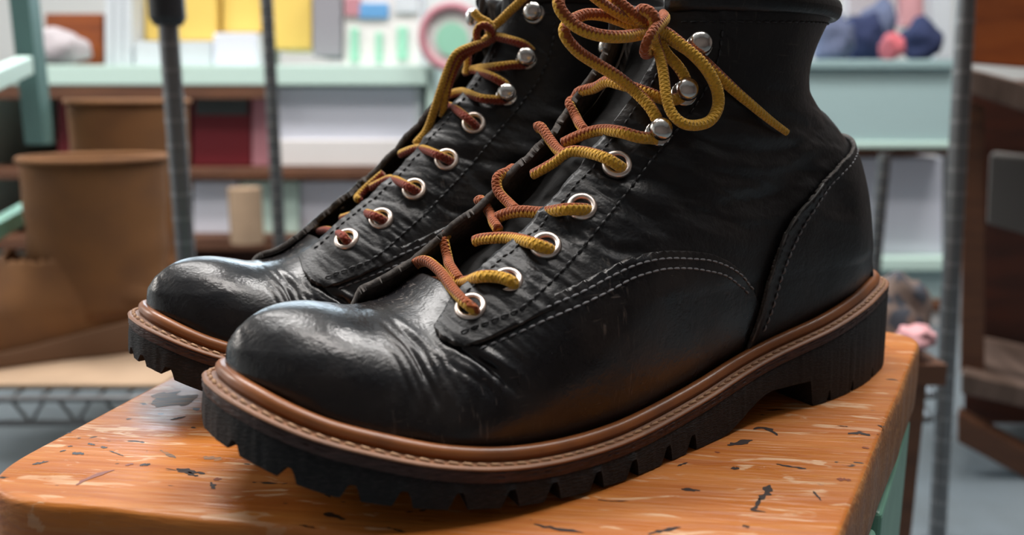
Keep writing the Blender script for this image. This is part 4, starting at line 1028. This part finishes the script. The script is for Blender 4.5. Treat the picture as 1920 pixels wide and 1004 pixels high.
# chrome wire rack
def vpost(name, px, py, Y, z0, z1, r, mt, parent, ring=.027, lean=0.):
    p = at(px, py, Y); mb = MB(); off = parent.location
    a = np.array([p.x-off.x-lean*(p.z-z0), p.y-off.y, z0]); b_ = np.array([p.x-off.x+lean*(z1-p.z), p.y-off.y, z1]); mb.rod(a, b_, r, 18)
    mb2 = MB(); z = z0+.02
    while z < z1-.01:
        t = (z-z0)/(z1-z0); c_ = a+(b_-a)*t; mb2.rod(c_, c_+[0, 0, .004], r*1.05, 18); z += ring
    nf = len(mb.F); mb.add(mb2.V, mb2.F); o_ = mb.obj(name, mt, parent); o_.data.materials.append(M_RING)
    for p_ in o_.data.polygons:
        if p_.index >= nf: p_.material_index = 1
    return o_, p
rack = empty('wire_rack', (at(330, 200, .95).x, .95, 0), 0, 'chrome wire shelving rack with ringed round posts behind the stool', 'rack')
_, pA = vpost('post', 327, 200, .95, 0, .9, .0105, M_CHROME, rack)
_, pB = vpost('post', 508, 150, 1.62, 0, .9, .0115, M_DCHROME, rack)
_, pC = vpost('post', 1795, 300, .97, 0, .9, .0098, M_CHROME, rack, lean=-.052)
_, pD = vpost('post', 1651, 380, 1.5, 0, at(1651, 288, 1.5).z, .0105, M_DCHROME, rack)
def wires(zt, name='wire_shelf'):
    mb = MB(); o = rack.location
    def L(p): return np.array([p.x-o.x, p.y-o.y, zt])
    a, b_, c_, d_ = L(pA), L(pC), L(pD), L(pB)
    lft = a+np.array([-.55, 0, 0])
    for z in (0, -.03):
        dz = np.array([0, 0, z]); mb.rod(lft+dz, b_+dz, .004); mb.rod(d_+dz, c_+dz, .004); mb.rod(b_+dz, c_+dz, .004); mb.rod(lft+[0, .45, z], d_+dz, .004)
    n = 26
    for i in range(n):
        t = i/n; p = lft*(1-t)+b_*t; mb.rod(p, p+[.02, 0, -.03], .0022, 8); mb.rod(p+[.04, 0, 0], p+[.02, 0, -.03], .0022, 8)
    for i in range(44):
        t = i/43; p = lft*(1-t)+b_*t; mb.rod(p+[0, 0, .004], p+[0, .45, .004], .0018, 6)
    return mb.obj(name, M_CHROME, rack)
zs = at(150, 752, .95).z
wires(zs)
# clamp on the post
mb = MB(); p = at(303, 34, .95); q = at(300, -60, .95); o = rack.location
mb.rod((pA.x-o.x, 0, p.z-.008), (pA.x-o.x, 0, p.z), .014, 20, .019); mb.rod((pA.x-o.x, 0, p.z), (pA.x-o.x, 0, .9), .019, 20)
mb.obj('clamp', M_BLACK, rack)
# sheet of board and tan boots on the rack shelf
zsh = zs+.0135
mb = MB(); xa, xb = at(-160, 740, .96).x, at(300, 740, .96).x; xm = (xa+xb)/2
mb.box((xa-xm, -.22, -.007), (xb-xm, .22, 0)); sh = mb.obj('cardboard_sheet', M_CREAM, None, smooth=False, auto=None, bevel=.002); sh.location = (xm, 1.19, zsh)
tag(sh, 'tan cardboard sheet lying on the wire shelf under the tan boots', 'cardboard')
zsh += .001
def plain_boot(loc, rz, ws, sc, label, bend=1):
    r = empty('tan_boot', loc, rz, label, 'boot', 'tan boots on the wire rack')
    P, Td, bk = upper(1.0, True, 110, 24); ns, nt = P.shape[:2]; P = P.reshape(-1, 3)+[-155, 0, 0]
    mb = MB(); T3 = [f for f in grid_faces(ns, nt) if P[f[0]][2] < 100 or P[f[0]][0] > 20]
    mb.add(P*sc, T3)
    V = []; F = []; zz = np.linspace(38, ws, 16); k = 32
    for i_, z in enumerate(zz):
        t_ = (z-38)/(ws-38); a_ = 66+4*t_+2.5*math.sin(z*.13)*(1-t_); b_ = 37+10*t_; c_ = -66+6*(1-t_)
        for j_ in range(k):
            an = 2*math.pi*j_/k; V.append(((c_+a_*math.cos(an))*sc, b_*math.sin(an)*sc, z*sc))
    for i_ in range(15):
        for j_ in range(k): F.append((i_*k+j_, i_*k+(j_+1) % k, (i_+1)*k+(j_+1) % k, (i_+1)*k+j_))
    mb.add(V, F); o = mb.obj('upper', M_TAN, r, scale=.001, auto=None); md = o.modifiers.new('t', 'SOLIDIFY'); md.thickness = .004
    rimp = np.array(V[-k:])
    A, Nn = outline(True, 200); V = []; F = []; u = A[:, 0]
    for off, z in ((8, zw(u)+1), (1, zw(u)+1), (0, zw(u)-2), (0, zb(u)+1), (2, zb(u)), (40 if False else 9, zb(u)+.2)):
        Q = A-Nn*off; V += [((Q[i, 0]-155)*sc, Q[i, 1]*sc, z[i]*sc) for i in range(200)]
    for a in range(5):
        for i in range(200): j = (i+1) % 200; F.append((a*200+i, a*200+j, (a+1)*200+j, (a+1)*200+i))
    F.append(tuple(range(1000, 1200))); F.append(tuple(range(199, -1, -1)))
    mesh_obj('sole', V, F, M_TANS, r, autosmooth=40)
    V, F, U = tube(rimp, 5, 8, closed=True, cap=False); mesh_obj('collar', V, F, M_TAN, r)
    return r
# boots stand on the sheet
plain_boot((at(80, 640, 1.10).x, 1.10, zsh), math.radians(200), 203, 1.26, 'tan leather boot nearer to the steel post on the rack, standing before its mate')
plain_boot((at(175, 640, 1.29).x, 1.29, zsh), math.radians(203), 268, 1.22, 'taller tan boot behind the other tan boot, its shaft touching the steel post')
# mint metal shelf at the far left
ml = empty('mint_shelf_frame', (at(62, 150, 1.25).x, 1.25, 0), 0, 'mint green metal shelf frame at the left edge before the tan boots', 'shelf')
o = ml.location
mb = MB(); mb.box((-.014, -.014, at(60, 270, 1.25).z), (.014, .014, .95)); mb.obj('post', M_TEAL, ml, smooth=False, auto=None)
def bar(name, p, q, t, h, mt, parent):
    p = np.array(p)-np.array(parent.location); q = np.array(q)-np.array(parent.location); d = q-p; n = np.array([-d[1], d[0], 0]); n /= np.linalg.norm(n); n *= t/2
    mb = MB(); V = [p-n, q-n, q+n, p+n]; mb.add([tuple(v-[0, 0, h/2]) for v in V]+[tuple(v+[0, 0, h/2]) for v in V], [(0, 3, 2, 1), (4, 5, 6, 7), (0, 1, 5, 4), (1, 2, 6, 5), (2, 3, 7, 6), (3, 0, 4, 7)])
    return mb.obj(name, mt, parent, smooth=False, auto=None, bevel=.002)
bar('shelf_rail', at(48, 122, 1.22), at(-60, 170, 1.0), .02, .024, M_LMINT, ml)
bar('shelf_rail', at(70, 385, 1.22), at(-60, 460, 1.0), .02, .022, M_MINT, ml)
box('storage_crate', -80, 842, 84, 1100, 1.3, .3, M_BLACK, 'black block added for the shade under the wire rack at the left edge', 'shade')  # solid dark block put where only shade falls under the rack
# right side: drawer chest with cloth on top, paper below
Yr = 1.9
dr = empty('drawer_chest', (at(1655, 200, Yr).x, Yr, 0), 0, 'pale aqua drawer chest on a steel frame right of the near boot', 'drawer')
rect('drawer', 1480, 128, 1787, 266, Yr, .4, M_AQUA, dr, bevel=.004)
rect('top_board', 1478, 112, 1790, 129, Yr-.012, .43, M_AQUA2, dr)
rect('lower_rail', 1478, 266, 1790, 278, Yr-.008, .42, M_LMINT, dr)
rect('base_board', 1478, 279, 1792, 290, Yr, .42, M_BWOOD, dr)
rect('leg', 1482, 290, 1500, 1010, Yr, .03, M_DCHROME, dr); rect('leg', 1766, 290, 1784, 1010, Yr+.36, .03, M_DCHROME, dr)
box('paper_stack', 1560, 296, 1768, 484, Yr+.08, .3, M_WHITE, 'tall stack of white paper under the aqua drawer', 'paper', on=at(1655, 484, Yr+.04).z)
box('shelf_tray', 1540, 484, 1790, 508, Yr+.04, .36, M_LMINT, 'pale mint tray under the white paper stack', 'tray')
box('carton', 1560, 508, 1775, 566, Yr+.06, .3, M_AQUA, 'aqua carton under the mint tray behind the stool corner', on=at(1655, 566, Yr+.04).z)
box('carton', 1560, 566, 1790, 585, Yr+.04, .34, M_BWOOD, 'flat brown carton under the aqua one')
box('carton', 1560, 585, 1780, 690, Yr+.05, .3, M_WHITE2, 'tall warm white carton on the floor behind the stool corner', on=0.)
for i, (x, y, rx, rz_, mt_, lb) in enumerate(((1560, 112, .045, .055, M_NAVY2, 'faded blue folded cloth at the left of the pile on the chest'), (1615, 112, .05, .062, M_NAVY, 'navy cloth bundle in the middle of the pile on the chest'),
    (1668, 112, .020, .034, M_ROSE, 'rose red cloth bundle between the navy ones'), (1722, 112, .048, .052, M_NAVY, 'navy cloth bundle nearest the ringed post'), (1640, 60, .045, .085, M_NAVY2, 'tall faded blue cloth behind the navy bundles'))):
    heap('cloth_bundle', at(x, 112, Yr+.08+(i % 2)*.13 if i < 4 else Yr+.30), (rx, .045, rz_/1.05), mt_, lb, 'cloth', 10+i, group='cloth bundles on the drawer chest')
box('fabric_bolt', 1690, -60, 1745, 50, Yr+.37, .03, M_PCLOTH, 'pale pink fabric bolt behind the navy cloth', 'fabric')
box('fabric_bolt', 1590, -60, 1680, 30, Yr+.37, .03, M_CLOTH, 'off-white fabric bolt behind the navy cloth', 'fabric')
box('fabric_bolt', 1752, -60, 1786, 112, Yr+.3, .06, M_LGREY, 'light grey fabric bolt beside the ringed post', 'fabric')
# cloths hanging near the stool corner, on a low stand
st = empty('side_stand', (at(1690, 700, .80).x, .80, 0), 0, 'low wooden stand behind the stool corner, mostly hidden', 'stand')
zc = at(1690, 655, .80).z
mb = MB(); mb.box((-.12, -.05, zc-.02), (.018, .09, zc)); mb.obj('top', M_BWOOD, st, smooth=False, auto=None)
for sx, sy in ((-.105, -.035), (-.01, -.035), (-.105, .075), (-.01, .075)):
    mb = MB(); mb.box((sx-.012, sy-.012, 0), (sx+.012, sy+.012, zc-.02)); mb.obj('leg', M_BWOOD, st, smooth=False, auto=None)
heap('work_glove', at(1670, 655, .81), (.028, .034, .042), mat('dark_knit', (.04, .045, .06), .9, noise=(60, (.17, .12, .10), .45, .55, None)), 'dark knitted glove behind the near boot heel', 'glove', 23)
heap('cloth_rag', at(1714, 652, .77), (.017, .018, .012), M_PCLOTH, 'pale pink rag behind the stool corner', 'rag', 25)

# old wooden shelf at the right edge
cb = empty('wooden_cabinet', (at(1870, 500, 1.15).x, 1.15, 0), 0, 'old red-brown wooden open cabinet at the right edge', 'cabinet')
prism('upper_panel', [(1812, -60), (2080, -60), (2080, 140), (1812, 118)], 1.25, .03, M_OWOOD, cb, skew='ray')
prism('shelf_board', [(1818, 128), (2080, 196), (2080, 262), (1818, 176)], 1.12, .16, M_GWOOD, cb, skew='ray')
prism('back_panel', [(1812, 150), (2080, 150), (2080, 900), (1806, 900)], 1.34, .02, M_RWOOD, cb, skew='ray')
prism('side_post', [(1806, 180), (1846, 200), (1846, 700), (1800, 700)], 1.16, .03, M_BWOOD, cb, skew='ray')
prism('shelf_board', [(1802, 700), (2080, 760), (2080, 800), (1802, 740)], 1.13, .2, M_GWOOD, cb, skew='ray')
prism('lower_rail', [(1795, 775), (2080, 930), (2080, 985), (1795, 830)], 1.13, .03, M_BWOOD, cb, skew='ray')
prism('side_post', [(2040, -60), (2080, -60), (2080, 1000), (2040, 1000)], 1.16, .03, M_BWOOD, cb)
bx = prism('tin_box', [(1856, 290), (2030, 310), (2030, 470), (1850, 420)], 1.24, .08, mat('grey_tin', (.17, .16, .15), .5), None, skew='ray'); tag(bx, 'grey box standing inside the wooden cabinet', 'box')
